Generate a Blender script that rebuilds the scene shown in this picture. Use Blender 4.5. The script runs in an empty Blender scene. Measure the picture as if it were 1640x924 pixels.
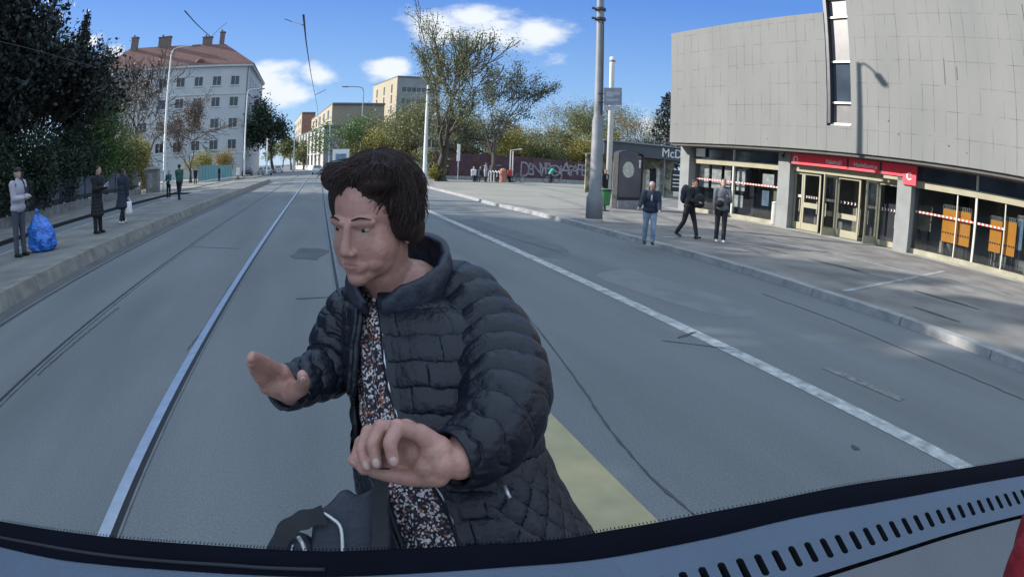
import bpy, bmesh, math, random
import numpy as np
from mathutils import Vector, Matrix, noise as mnoise

SC = bpy.context.scene
COL = SC.collection
R = math.radians

# ------------------------------------------------------------------ camera
H = 1.8                                   # height of the dashboard camera
YAW, PITCH, ROLL = R(19.6315), R(12.2815), R(-2.1619)
FPX, KD = 929.4653, 0.0879139             # wide lens: theta = r/f + k (r/f)^3, r in photo pixels
def rot_matrix():
    cr, sr = math.cos(ROLL), math.sin(ROLL)
    Rz = Matrix(((cr, -sr, 0), (sr, cr, 0), (0, 0, 1)))
    cp, sp = math.cos(PITCH), math.sin(PITCH)
    B = Matrix(((1, 0, 0), (0, 0, 1), (0, -1, 0)))
    Rp = Matrix(((1, 0, 0), (0, cp, sp), (0, -sp, cp)))
    cy, sy = math.cos(YAW), math.sin(YAW)
    Ry = Matrix(((cy, sy, 0), (-sy, cy, 0), (0, 0, 1)))
    return Ry @ Rp @ B @ Rz               # lens axes (right, down, forward) -> world
RM = rot_matrix()
EYE = Vector((0, 0, H))
cd = bpy.data.cameras.new('dash_camera')
cam = bpy.data.objects.new('dash_camera', cd)
COL.objects.link(cam)
cd.type = 'PANO'
cd.sensor_fit = 'HORIZONTAL'
cd.sensor_width, cd.sensor_height = 16.40, 9.24
cd.clip_start, cd.clip_end = 0.02, 5000
tgt = cd if hasattr(cd, 'panorama_type') else cd.cycles
tgt.panorama_type = 'FISHEYE_LENS_POLYNOMIAL'
tgt.fisheye_fov = R(179)
tgt.fisheye_polynomial_k0 = 0.0
tgt.fisheye_polynomial_k1 = -(100 / FPX)
tgt.fisheye_polynomial_k2 = 0.0
tgt.fisheye_polynomial_k3 = -KD * (100 / FPX) ** 3
tgt.fisheye_polynomial_k4 = 0.0
CM = RM @ Matrix(((1, 0, 0), (0, -1, 0), (0, 0, -1)))
cam.matrix_world = Matrix.Translation(EYE) @ CM.to_4x4()
SC.camera = cam

def ray(px, py):
    dx, dy = px - 820, py - 462
    r = math.hypot(dx, dy)
    rr = r / FPX
    th = rr * (1 + KD * rr * rr)
    s = math.sin(th) / max(r, 1e-9)
    return RM @ Vector((dx * s, dy * s, math.cos(th)))
def G(px, py, z=0.0):                     # the point of a horizontal plane seen at a place in the photo
    v = ray(px, py); return EYE + v * ((z - H) / v.z)
def D(px, py, d):
    return EYE + ray(px, py) * d
def AY(px, py, y):
    v = ray(px, py); return EYE + v * (y / v.y)
def proj(p):
    v = RM.transposed() @ (Vector(p) - EYE)
    q = math.hypot(v.x, v.y); th = math.atan2(q, v.z); rr = th
    for _ in range(12): rr -= (rr + KD * rr ** 3 - th) / (1 + 3 * KD * rr * rr)
    return 820 + v.x / (q + 1e-12) * rr * FPX, 462 + v.y / (q + 1e-12) * rr * FPX

# ------------------------------------------------------------------ light
SUN_AZ, SUN_EL = R(-65.5), R(25.5)          # towards the sun, azimuth from +Y
SDIR = Vector((math.sin(SUN_AZ) * math.cos(SUN_EL), math.cos(SUN_AZ) * math.cos(SUN_EL), math.sin(SUN_EL)))
sd = bpy.data.lights.new('sun', 'SUN'); sd.energy = 3.7; sd.angle = R(0.6); sd.color = (1.0, 0.94, 0.85)
so = bpy.data.objects.new('sun', sd); COL.objects.link(so)
so.rotation_euler = SDIR.to_track_quat('Z', 'Y').to_euler()
so.location = (-60, 20, 60)
W = bpy.data.worlds.new('World'); SC.world = W; W.use_nodes = True
nt = W.node_tree; nt.nodes.clear()
out = nt.nodes.new('ShaderNodeOutputWorld'); bg = nt.nodes.new('ShaderNodeBackground')
sky = nt.nodes.new('ShaderNodeTexSky'); sky.sky_type = 'NISHITA'; sky.sun_disc = False
sky.sun_elevation = SUN_EL; sky.sun_rotation = SUN_AZ
sky.air_density = 1.0; sky.dust_density = 0.25; sky.ozone_density = 2.2; sky.altitude = 200
bg.inputs['Strength'].default_value = 0.15
tc = nt.nodes.new('ShaderNodeTexCoord')
mp = nt.nodes.new('ShaderNodeMapping'); mp.inputs['Scale'].default_value = (1.0, 1.0, 2.4)
mp.inputs['Location'].default_value = (0.35, 0.1, 0.2)
nz = nt.nodes.new('ShaderNodeTexNoise'); nz.inputs['Scale'].default_value = 7.0; nz.inputs['Detail'].default_value = 7; nz.inputs['Roughness'].default_value = 0.56
nt.links.new(tc.outputs['Generated'], mp.inputs['Vector']); nt.links.new(mp.outputs['Vector'], nz.inputs['Vector'])
# cloud banks: each a direction with a breadth, broken up by the noise
banks = [(425, 140, .10), (510, 122, .05), (455, 150, .08), (625, 108, .055), (700, 45, .11), (790, 55, .10), (150, 64, .035), (185, 82, .035), (870, 60, .1), (1050, 205, .09),
         (190, 78, .03), (760, 20, .1)]
acc = None
for (px, py, w) in banks:
    d = ray(px, py)
    vm = nt.nodes.new('ShaderNodeVectorMath'); vm.operation = 'SUBTRACT'; vm.inputs[1].default_value = d
    nt.links.new(tc.outputs['Generated'], vm.inputs[0])
    sc_ = nt.nodes.new('ShaderNodeVectorMath'); sc_.operation = 'MULTIPLY'; sc_.inputs[1].default_value = (1, 1, 1.9)
    nt.links.new(vm.outputs[0], sc_.inputs[0])
    ln = nt.nodes.new('ShaderNodeVectorMath'); ln.operation = 'LENGTH'; nt.links.new(sc_.outputs[0], ln.inputs[0])
    mr = nt.nodes.new('ShaderNodeMapRange'); mr.inputs['From Min'].default_value = w * 1.5; mr.inputs['From Max'].default_value = 0
    mr.inputs['To Min'].default_value = 0; mr.inputs['To Max'].default_value = 1
    nt.links.new(ln.outputs['Value'], mr.inputs['Value'])
    if acc is None: acc = mr.outputs[0]
    else:
        mx = nt.nodes.new('ShaderNodeMath'); mx.operation = 'MAXIMUM'; nt.links.new(acc, mx.inputs[0]); nt.links.new(mr.outputs[0], mx.inputs[1]); acc = mx.outputs[0]
ad = nt.nodes.new('ShaderNodeMath'); ad.operation = 'MULTIPLY_ADD'; ad.inputs[1].default_value = 0.55; ad.inputs[2].default_value = -0.28
nt.links.new(acc, ad.inputs[0])
sm = nt.nodes.new('ShaderNodeMath'); sm.operation = 'ADD'; nt.links.new(ad.outputs[0], sm.inputs[0]); nt.links.new(nz.outputs['Fac'], sm.inputs[1])
cr_ = nt.nodes.new('ShaderNodeMapRange'); cr_.interpolation_type = 'SMOOTHSTEP'
cr_.inputs['From Min'].default_value = 0.50; cr_.inputs['From Max'].default_value = 0.74
nt.links.new(sm.outputs[0], cr_.inputs['Value'])
flat = nt.nodes.new('ShaderNodeMix'); flat.data_type = 'RGBA'; flat.inputs['Factor'].default_value = 0.86
nt.links.new(sky.outputs[0], flat.inputs['A'])
# clear blue, paler towards the horizon
sx = nt.nodes.new('ShaderNodeSeparateXYZ'); nt.links.new(tc.outputs['Generated'], sx.inputs[0])
hz = nt.nodes.new('ShaderNodeMapRange'); hz.inputs['From Min'].default_value = 0.0; hz.inputs['From Max'].default_value = 0.30
nt.links.new(sx.outputs['Z'], hz.inputs['Value'])
hb = nt.nodes.new('ShaderNodeMix'); hb.data_type = 'RGBA'; nt.links.new(hz.outputs[0], hb.inputs['Factor'])
hb.inputs['A'].default_value = (1.0, 1.75, 2.7, 1); hb.inputs['B'].default_value = (0.26, 0.80, 2.35, 1)
nt.links.new(hb.outputs['Result'], flat.inputs['B'])
mxc = nt.nodes.new('ShaderNodeMix'); mxc.data_type = 'RGBA'
nt.links.new(cr_.outputs[0], mxc.inputs['Factor']); nt.links.new(flat.outputs['Result'], mxc.inputs['A'])
mxc.inputs['B'].default_value = (2.9, 3.1, 3.35, 1)
# unseen bright cloud, added overhead and behind the lens as fill light
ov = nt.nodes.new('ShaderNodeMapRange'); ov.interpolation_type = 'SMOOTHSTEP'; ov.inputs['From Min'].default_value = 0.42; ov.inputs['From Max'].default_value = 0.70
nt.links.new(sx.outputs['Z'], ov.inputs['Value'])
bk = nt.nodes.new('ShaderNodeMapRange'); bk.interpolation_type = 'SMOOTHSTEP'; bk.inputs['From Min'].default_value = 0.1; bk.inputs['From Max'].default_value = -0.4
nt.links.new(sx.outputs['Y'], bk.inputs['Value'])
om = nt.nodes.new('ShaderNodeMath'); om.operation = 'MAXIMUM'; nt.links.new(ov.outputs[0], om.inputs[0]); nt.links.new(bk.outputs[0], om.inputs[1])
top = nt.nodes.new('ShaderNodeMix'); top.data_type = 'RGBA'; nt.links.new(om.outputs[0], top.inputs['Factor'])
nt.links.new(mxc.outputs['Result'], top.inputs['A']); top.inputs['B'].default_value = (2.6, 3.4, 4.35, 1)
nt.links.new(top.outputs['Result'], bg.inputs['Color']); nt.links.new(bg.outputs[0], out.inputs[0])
vs = SC.view_settings
vs.view_transform = 'Standard'; vs.look = 'None'; vs.gamma = 1.0; vs.use_curve_mapping = False
vs.exposure = 1.05
SC.cycles.max_bounces = 6; SC.cycles.transparent_max_bounces = 12; SC.cycles.diffuse_bounces = 3

# ------------------------------------------------------------------ materials
MATS = {}
def mat(name, col, rough=0.8, var=0.15, scale=3.0, bump=0.0, bscale=40.0, metal=0.0, spec=None, col2=None, emit=None, coord='Object', detail=6, sheen=0.0, grain=0.0, gscale=90.0, stretch=None):
    if name in MATS: return MATS[name]
    m = bpy.data.materials.new(name); m.use_nodes = True
    t = m.node_tree; b = t.nodes['Principled BSDF']
    b.inputs['Roughness'].default_value = rough; b.inputs['Metallic'].default_value = metal
    if spec is not None: b.inputs['Specular IOR Level'].default_value = spec
    if sheen: b.inputs['Sheen Weight'].default_value = sheen
    c = t.nodes.new('ShaderNodeTexCoord')
    n = t.nodes.new('ShaderNodeTexNoise'); n.inputs['Scale'].default_value = scale; n.inputs['Detail'].default_value = detail
    if stretch:
        mp_ = t.nodes.new('ShaderNodeMapping'); mp_.inputs['Scale'].default_value = stretch; t.links.new(c.outputs[coord], mp_.inputs[0]); t.links.new(mp_.outputs[0], n.inputs['Vector'])
    else: t.links.new(c.outputs[coord], n.inputs['Vector'])
    mx = t.nodes.new('ShaderNodeMix'); mx.data_type = 'RGBA'
    rmp = t.nodes.new('ShaderNodeMapRange'); rmp.inputs['From Min'].default_value = 0.3; rmp.inputs['From Max'].default_value = 0.7
    t.links.new(n.outputs['Fac'], rmp.inputs['Value']); t.links.new(rmp.outputs[0], mx.inputs['Factor'])
    a = tuple(max(0, x * (1 - var)) for x in col); d = tuple(min(1, x * (1 + var)) for x in (col2 or col))
    mx.inputs['A'].default_value = (*a, 1); mx.inputs['B'].default_value = (*d, 1)
    if grain:                             # fine mineral speckle on top of the broad variation
        g = t.nodes.new('ShaderNodeTexNoise'); g.inputs['Scale'].default_value = gscale; g.inputs['Detail'].default_value = 3; g.inputs['Roughness'].default_value = .7
        t.links.new(c.outputs[coord], g.inputs['Vector'])
        gm = t.nodes.new('ShaderNodeMapRange'); gm.inputs['From Min'].default_value = .3; gm.inputs['From Max'].default_value = .7; gm.inputs['To Min'].default_value = 1 - grain; gm.inputs['To Max'].default_value = 1 + grain
        t.links.new(g.outputs['Fac'], gm.inputs['Value'])
        mu = t.nodes.new('ShaderNodeMix'); mu.data_type = 'RGBA'; mu.blend_type = 'MULTIPLY'; mu.inputs['Factor'].default_value = 1
        t.links.new(mx.outputs['Result'], mu.inputs['A']); t.links.new(gm.outputs[0], mu.inputs['B']); t.links.new(mu.outputs['Result'], b.inputs['Base Color'])
    else: t.links.new(mx.outputs['Result'], b.inputs['Base Color'])
    if bump:
        n2 = t.nodes.new('ShaderNodeTexNoise'); n2.inputs['Scale'].default_value = bscale; n2.inputs['Detail'].default_value = 4
        t.links.new(c.outputs[coord], n2.inputs['Vector'])
        bp = t.nodes.new('ShaderNodeBump'); bp.inputs['Strength'].default_value = bump; bp.inputs['Distance'].default_value = 0.02
        t.links.new(n2.outputs['Fac'], bp.inputs['Height']); t.links.new(bp.outputs[0], b.inputs['Normal'])
    if emit:
        b.inputs['Emission Color'].default_value = (*emit[0], 1); b.inputs['Emission Strength'].default_value = emit[1]
    MATS[name] = m
    return m
def leafmat(name, cols, trans=0.25, rough=0.6):
    if name in MATS: return MATS[name]
    m = bpy.data.materials.new(name); m.use_nodes = True
    t = m.node_tree; b = t.nodes['Principled BSDF']; o = t.nodes['Material Output']
    g = t.nodes.new('ShaderNodeNewGeometry'); rp = t.nodes.new('ShaderNodeValToRGB')
    e = rp.color_ramp.elements
    for i, c in enumerate(cols):
        if i < 2: el = e[i]; el.position = i / max(1, len(cols) - 1)
        else: el = e.new(i / (len(cols) - 1))
        el.color = (*c, 1)
    for i in range(len(cols)): e[i].position = i / max(1, len(cols) - 1)
    t.links.new(g.outputs['Random Per Island'], rp.inputs['Fac'])
    t.links.new(rp.outputs[0], b.inputs['Base Color']); b.inputs['Roughness'].default_value = rough
    tr = t.nodes.new('ShaderNodeBsdfTranslucent'); t.links.new(rp.outputs[0], tr.inputs['Color'])
    ms = t.nodes.new('ShaderNodeMixShader'); ms.inputs[0].default_value = trans
    t.links.new(b.outputs[0], ms.inputs[1]); t.links.new(tr.outputs[0], ms.inputs[2]); t.links.new(ms.outputs[0], o.inputs[0])
    MATS[name] = m
    return m
def glassmat(name, tint=(0.75, 0.8, 0.82), gloss=0.12):
    if name in MATS: return MATS[name]
    m = bpy.data.materials.new(name); m.use_nodes = True
    t = m.node_tree; t.nodes.clear(); o = t.nodes.new('ShaderNodeOutputMaterial')
    tr = t.nodes.new('ShaderNodeBsdfTransparent'); tr.inputs[0].default_value = (*tint, 1)
    gl = t.nodes.new('ShaderNodeBsdfGlossy'); gl.inputs['Roughness'].default_value = 0.04
    lw = t.nodes.new('ShaderNodeLayerWeight'); lw.inputs[0].default_value = 0.25
    ml = t.nodes.new('ShaderNodeMath'); ml.operation = 'MULTIPLY_ADD'; ml.inputs[1].default_value = 0.55; ml.inputs[2].default_value = gloss
    t.links.new(lw.outputs['Fresnel'], ml.inputs[0])
    ms = t.nodes.new('ShaderNodeMixShader'); t.links.new(ml.outputs[0], ms.inputs[0])
    t.links.new(tr.outputs[0], ms.inputs[1]); t.links.new(gl.outputs[0], ms.inputs[2]); t.links.new(ms.outputs[0], o.inputs[0])
    MATS[name] = m
    return m

# ------------------------------------------------------------------ mesh helpers
class MB:
    def __init__(s): s.v = []; s.f = []
    def add(s, vs, fs):
        o = len(s.v); s.v += [tuple(p) for p in vs]; s.f += [tuple(i + o for i in f) for f in fs]; return s
    def box(s, c, size, rz=0.0, ry=0.0, rx=0.0):
        m = Matrix.Rotation(rz, 3, 'Z') @ Matrix.Rotation(ry, 3, 'Y') @ Matrix.Rotation(rx, 3, 'X')
        c = Vector(c); hx, hy, hz = size[0] / 2, size[1] / 2, size[2] / 2
        p = [c + m @ Vector((x * hx, y * hy, z * hz)) for z in (-1, 1) for y in (-1, 1) for x in (-1, 1)]
        return s.add(p, [(0, 2, 3, 1), (4, 5, 7, 6), (0, 1, 5, 4), (2, 6, 7, 3), (0, 4, 6, 2), (1, 3, 7, 5)])
    def hexa(s, lo, hi):                  # lower and upper quads
        return s.add(list(lo) + list(hi), [(3, 2, 1, 0), (4, 5, 6, 7), (0, 1, 5, 4), (1, 2, 6, 5), (2, 3, 7, 6), (3, 0, 4, 7)])
    def quad(s, a, b, c, d): return s.add([a, b, c, d], [(0, 1, 2, 3)])
    def prism(s, poly, ext):              # polygon (list of 3-d points) extruded along ext
        n = len(poly); ext = Vector(ext)
        p = [Vector(q) for q in poly]; p += [q + ext for q in p]
        return s.add(p, [tuple(range(n - 1, -1, -1)), tuple(range(n, 2 * n))] + [(i, (i + 1) % n, n + (i + 1) % n, n + i) for i in range(n)])
    def tube(s, pts, rad, seg=8, caps=True, flat=1.0, up=None):
        pts = [Vector(p) for p in pts]; n = len(pts)
        if not hasattr(rad, '__len__'): rad = [rad] * n
        ref = None; vs = []; fs = []
        for i, p in enumerate(pts):
            t = (pts[min(i + 1, n - 1)] - pts[max(i - 1, 0)]).normalized()
            if ref is None:
                ref = up and Vector(up) or (Vector((0, 0, 1)) if abs(t.z) < 0.9 else Vector((1, 0, 0)))
            u = (ref - t * ref.dot(t)).normalized(); w = t.cross(u); ref = u
            for k in range(seg):
                a = 2 * math.pi * k / seg
                vs.append(p + (u * math.cos(a) * flat + w * math.sin(a)) * rad[i])
        for i in range(n - 1):
            for k in range(seg):
                a, b = i * seg + k, i * seg + (k + 1) % seg
                fs.append((a, b, b + seg, a + seg))
        if caps: fs += [tuple(range(seg - 1, -1, -1)), tuple((n - 1) * seg + k for k in range(seg))]
        return s.add(vs, fs)
    def lathe(s, c, prof, seg=16, axis=None):    # prof: (radius, height)
        c = Vector(c); vs = []; fs = []
        q = Vector((0, 0, 1)).rotation_difference(Vector(axis)).to_matrix() if axis else Matrix.Identity(3)
        for r, z in prof:
            for k in range(seg):
                a = 2 * math.pi * k / seg; vs.append(c + q @ Vector((r * math.cos(a), r * math.sin(a), z)))
        for i in range(len(prof) - 1):
            for k in range(seg):
                a, b = i * seg + k, i * seg + (k + 1) % seg; fs.append((a, b, b + seg, a + seg))
        fs += [tuple(range(seg - 1, -1, -1)), tuple((len(prof) - 1) * seg + k for k in range(seg))]
        return s.add(vs, fs)
    def ell(s, c, r, m=None, nu=16, nv=10):
        c = Vector(c); m = m or Matrix.Identity(3)
        if not hasattr(r, '__len__'): r = (r, r, r)
        vs = [c + m @ Vector((0, 0, -r[2]))]; fs = []
        for i in range(1, nv):
            ph = -math.pi / 2 + math.pi * i / nv
            for k in range(nu):
                a = 2 * math.pi * k / nu
                vs.append(c + m @ Vector((r[0] * math.cos(ph) * math.cos(a), r[1] * math.cos(ph) * math.sin(a), r[2] * math.sin(ph))))
        vs.append(c + m @ Vector((0, 0, r[2])))
        for k in range(nu): fs.append((0, 1 + (k + 1) % nu, 1 + k))
        for i in range(nv - 2):
            for k in range(nu):
                a, b = 1 + i * nu + k, 1 + i * nu + (k + 1) % nu; fs.append((a, b, b + nu, a + nu))
        L = len(vs) - 1; o = 1 + (nv - 2) * nu
        for k in range(nu): fs.append((o + k, o + (k + 1) % nu, L))
        return s.add(vs, fs)
    def cap(s, a, b, ra, rb=None, seg=12):        # round-ended tapered limb
        a, b = Vector(a), Vector(b); rb = ra if rb is None else rb
        d = (b - a); L = d.length; t = d / max(L, 1e-9)
        pts = []; rad = []
        for k in range(4, 0, -1):
            x = math.pi / 2 * k / 4; pts.append(a - t * ra * math.sin(x) * .999); rad.append(max(ra * math.cos(x), ra * .02))
        for k in range(5): pts.append(a + d * (k / 4)); rad.append(ra + (rb - ra) * k / 4)
        for k in range(1, 5):
            x = math.pi / 2 * k / 4; pts.append(b + t * rb * math.sin(x) * .999); rad.append(max(rb * math.cos(x), rb * .02))
        return s.tube(pts, rad, seg)
    def chain(s, pts, rad, seg=12):
        for i in range(len(pts) - 1): s.cap(pts[i], pts[i + 1], rad[i], rad[i + 1], seg)
        return s
    def mesh(s, name):
        me = bpy.data.meshes.new(name); me.from_pydata(s.v, [], s.f); me.update(); return me

def link(name, me, m, parent=None, smooth=False):
    o = bpy.data.objects.new(name, me); COL.objects.link(o)
    if m is not None:
        if isinstance(m, str): m = MATS[m]
        me.materials.append(m)
    if smooth:
        me.polygons.foreach_set('use_smooth', [True] * len(me.polygons))
    if parent is not None:                # meshes are written in world space at the time of building
        o.parent = parent
        o.matrix_parent_inverse = (Matrix.Translation(parent.location) @ Matrix.Rotation(parent.rotation_euler.z, 4, 'Z')).inverted()
    return o
def part(name, mb, m, parent=None, smooth=False, label=None):
    o = link(name, mb.mesh(name), m, parent, smooth)
    if label: o['label'] = label
    return o
def tag(o, label, cat, group=None):
    o['label'] = label; o['category'] = cat
    if group: o['group'] = group
    return o
def thing(name, label, cat, loc=(0, 0, 0), rz=0.0, group=None):
    o = bpy.data.objects.new(name, None); COL.objects.link(o); o.location = loc; o.rotation_euler = (0, 0, rz); o.empty_display_size = 0.2
    return tag(o, label, cat, group)
def struct(name, mb, m, smooth=False):
    o = part(name, mb, m, None, smooth); o['kind'] = 'structure'; return o
def dup(root, loc, rz=None, label=None):
    c = root.copy(); COL.objects.link(c); c.location = loc
    if rz is not None: c.rotation_euler = (0, 0, rz)
    if label: c['label'] = label
    for ch in list(root.children):
        d = ch.copy(); COL.objects.link(d); d.parent = c
        for g in ch.children:
            e = g.copy(); COL.objects.link(e); e.parent = d
    return c
def remesh(mb, voxel, smooth=2, name='body'):
    me = mb.mesh(name); o = bpy.data.objects.new('tmp', me); COL.objects.link(o)
    md = o.modifiers.new('r', 'REMESH'); md.mode = 'VOXEL'; md.voxel_size = voxel
    if smooth:
        s = o.modifiers.new('s', 'SMOOTH'); s.iterations = smooth; s.factor = 0.5
    dg = bpy.context.evaluated_depsgraph_get(); dg.update()
    r = bpy.data.meshes.new_from_object(o.evaluated_get(dg), depsgraph=dg)
    bpy.data.objects.remove(o); bpy.data.meshes.remove(me)
    r.name = name
    r.polygons.foreach_set('use_smooth', [True] * len(r.polygons))
    return r
def textmesh(txt, size, ext=0.01, align='CENTER'):
    cu = bpy.data.curves.new('t', 'FONT'); cu.body = txt; cu.size = size; cu.extrude = ext; cu.align_x = align; cu.align_y = 'CENTER'; cu.resolution_u = 3
    o = bpy.data.objects.new('t', cu); COL.objects.link(o)
    dg = bpy.context.evaluated_depsgraph_get(); dg.update()
    me = bpy.data.meshes.new_from_object(o.evaluated_get(dg), depsgraph=dg)
    bpy.data.objects.remove(o); bpy.data.curves.remove(cu)
    return me
def catmull(pts, n):
    P = [Vector(p) for p in pts]; P = [P[0] * 2 - P[1]] + P + [P[-1] * 2 - P[-2]]; outp = []
    segs = len(P) - 3
    for i in range(n + 1):
        u = i / n * segs; k = min(int(u), segs - 1); t = u - k
        a, b, c, d = P[k:k + 4]
        outp.append(0.5 * ((2 * b) + (c - a) * t + (2 * a - 5 * b + 4 * c - d) * t * t + (3 * b - a - 3 * c + d) * t ** 3))
    return outp
def lerpkeys(keys, x):                     # keys: sorted (x, value)
    if x <= keys[0][0]: return keys[0][1]
    for (a, va), (b, vb) in zip(keys, keys[1:]):
        if x <= b: return va + (vb - va) * (x - a) / (b - a)
    return keys[-1][1]
# ================================================================== the street
mat('asphalt', (0.134, 0.142, 0.146), 0.85, 0.13, 0.95, 0.35, 55, col2=(0.146, 0.154, 0.158), detail=9, grain=.28, gscale=70, stretch=(1.0, .16, 1.0))
mat('paving', (0.158, 0.150, 0.142), 0.85, 0.25, 0.9, 0.4, 30, col2=(0.19, 0.178, 0.165), detail=9, grain=.22, gscale=50)
mat('plaza', (0.23, 0.22, 0.19), 0.85, 0.12, 0.4, 0.2, 20)
mat('kerbstone', (0.26, 0.26, 0.26), 0.8, 0.25, 4, 0.4, 40)
mat('kerbold', (0.20, 0.185, 0.16), 0.85, 0.3, 3, 0.5, 30)
mat('ground', (0.10, 0.10, 0.09), 0.9, 0.2, 0.3)
mat('paint', (0.30, 0.31, 0.31), 0.75, 0.35, 7, 0.2, 60, col2=(.38, .38, .37))
mat('paintyellow', (0.33, 0.285, 0.16), 0.7, 0.12, 5)
mat('railsteel', (0.50, 0.52, 0.54), 0.38, 0.1, 8, metal=1.0)
mat('groove', (0.012, 0.012, 0.014), 0.7)
mat('dullrail', (0.16, 0.165, 0.17), 0.5, 0.2, 5, metal=0.4)
mat('crackfill', (0.05, 0.053, 0.058), 0.7)
mat('brownstrip', (0.085, 0.082, 0.085), 0.85, 0.2, 1.5, 0.3, 40)
mat('slab', (0.34, 0.33, 0.29), 0.85, 0.3, 1.2, 0.4, 14)
mat('paleline', (0.27, 0.28, 0.28), 0.8, 0.3, 3)

b = MB(); b.quad((-900, -300, -.03), (900, -300, -.03), (900, 1500, -.03), (-900, 1500, -.03)); struct('ground', b, 'ground')
KL, KR = -5.45, 7.72                       # left platform kerb, right pavement kerb
b = MB(); b.quad((-60, -20, 0), (9.2, -20, 0), (9.2, 420, 0), (-60, 420, 0)); struct('road', b, 'asphalt')
# left platform (a slab raised 0.25), its kerb with a sloping face, its pale rear edge
YE = 62.0
b = MB(); b.hexa([(-8.45, -8, 0), (KL - .3, -8, 0), (KL - .3, YE, 0), (-8.45, YE, 0)], [(-8.45, -8, .25), (KL - .3, -8, .25), (KL - .3, YE, .25), (-8.45, YE, .25)]); struct('platform', b, 'paving')
b = MB()
random.seed(3); y = -8.0
while y < YE:
    L = 1.0; z = .254 + random.uniform(-.003, .003); xo = random.uniform(-.006, .006)
    b.hexa([(KL - .3, y, 0), (KL + .12 + xo, y, 0), (KL + .12 + xo, y + L - .012, 0), (KL - .3, y + L - .012, 0)], [(KL - .3, y, z), (KL + xo, y, z), (KL + xo, y + L - .012, z), (KL - .3, y + L - .012, z)]); y += L
struct('kerb', b, 'kerbold')
b = MB(); b.box((-8.53, 27, .13), (.15, 70, .265)); struct('kerb', b, 'paleline')
b = MB(); b.quad((KL + .14, -8, .004), (-4.98, -8, .004), (-4.98, YE, .004), (KL + .14, YE, .004)); struct('road_edge', b, 'brownstrip')
# path behind the platform
b = MB(); b.hexa([(-16, -8, 0), (-11.6, -8, 0), (-11.6, 80, 0), (-16, 80, 0)], [(-16, -8, .1), (-11.6, -8, .1), (-11.6, 80, .1), (-16, 80, .1)]); struct('path', b, 'paving')
b = MB(); b.box((-11.5, 36, .07), (.16, 88, .14)); struct('kerb', b, 'groove')
# sunlit far pavement on the left and the crossing
b = MB(); b.quad((-16, 48, .108), (-8.7, 40, .108), (-6.2, 62, .108), (-14, 80, .108)); struct('pavement', b, 'plaza')
b = MB(); b.hexa([(-40, 80, 0), (-9.5, 80, 0), (-8.5, 110, 0), (-40, 150, 0)], [(-40, 80, .1), (-9.5, 80, .1), (-8.5, 110, .1), (-40, 150, .1)]); struct('pavement', b, 'plaza')
# right pavement following its kerb, which bends away to the right beyond the pole
kpts = [(1640, 588), (1420, 502), (1281, 458), (1200, 431), (1102, 403), (1024, 385), (920, 359), (850, 340), (790, 325), (740, 312), (690, 300)]
kr = [G(*p, .12) for p in kpts]
kr = [Vector((kr[0].x, -12, .12))] + kr
kr = [Vector((7.76 + (p.x - 7.76) * .35 if p.y < 22 else p.x, p.y, .12)) for p in kr] + [Vector((8.2, 60, .12)), Vector((9.0, 120, .12))]
b = MB()
for p, q in zip(kr, kr[1:]):
    b.quad((p.x + .24, p.y, .12), (60, p.y, .12), (60, q.y, .12), (q.x + .24, q.y, .12))
struct('pavement', b, 'paving')
b = MB()
cs = catmull(kr, 400); cs = [p for i, p in enumerate(cs) if i == 0 or (p - cs[i - 1]).length > 1e-4]
al = [0.0]
for p, q in zip(cs, cs[1:]): al.append(al[-1] + (q - p).length)
def kat(sv):
    for i in range(len(al) - 1):
        if al[i + 1] >= sv: f = (sv - al[i]) / max(1e-6, al[i + 1] - al[i]); return cs[i].lerp(cs[i + 1], f)
    return cs[-1]
sv = 0.0
while sv < al[-1] - 2:
    L = random.uniform(1.5, 2.1); a, c = kat(sv), kat(sv + L - .018); t = (c - a).normalized(); n = Vector((t.y, -t.x, 0))
    zt = .128 + random.uniform(-.004, .004); o = n * random.uniform(-.008, .008)
    lo = [a + o, a + n * .25, c + n * .25, c + o]
    b.hexa([(v.x, v.y, 0) for v in lo], [(v.x, v.y, zt) for v in (lo[0] + n * .03, lo[1], lo[2], lo[3] + n * .03)]); sv += L
struct('kerb', b, 'kerbstone')
# pale plaza beyond the station, with a light edging line
def groundpoly(name, pts, z, m):
    b = MB(); b.add([G(*p, z) if len(p) == 2 else p for p in pts], [tuple(range(len(pts)))]); o = struct(name, b, m)
    me = o.data
    if me.polygons and me.polygons[0].normal.z < 0: me.flip_normals()
    return o
groundpoly('plaza', [(700, 301), (800, 325), (875, 335), (960, 334), (1000, 327), (1090, 318), (1090, 300), (945, 296), (690, 291)], .126, 'plaza')
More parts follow.
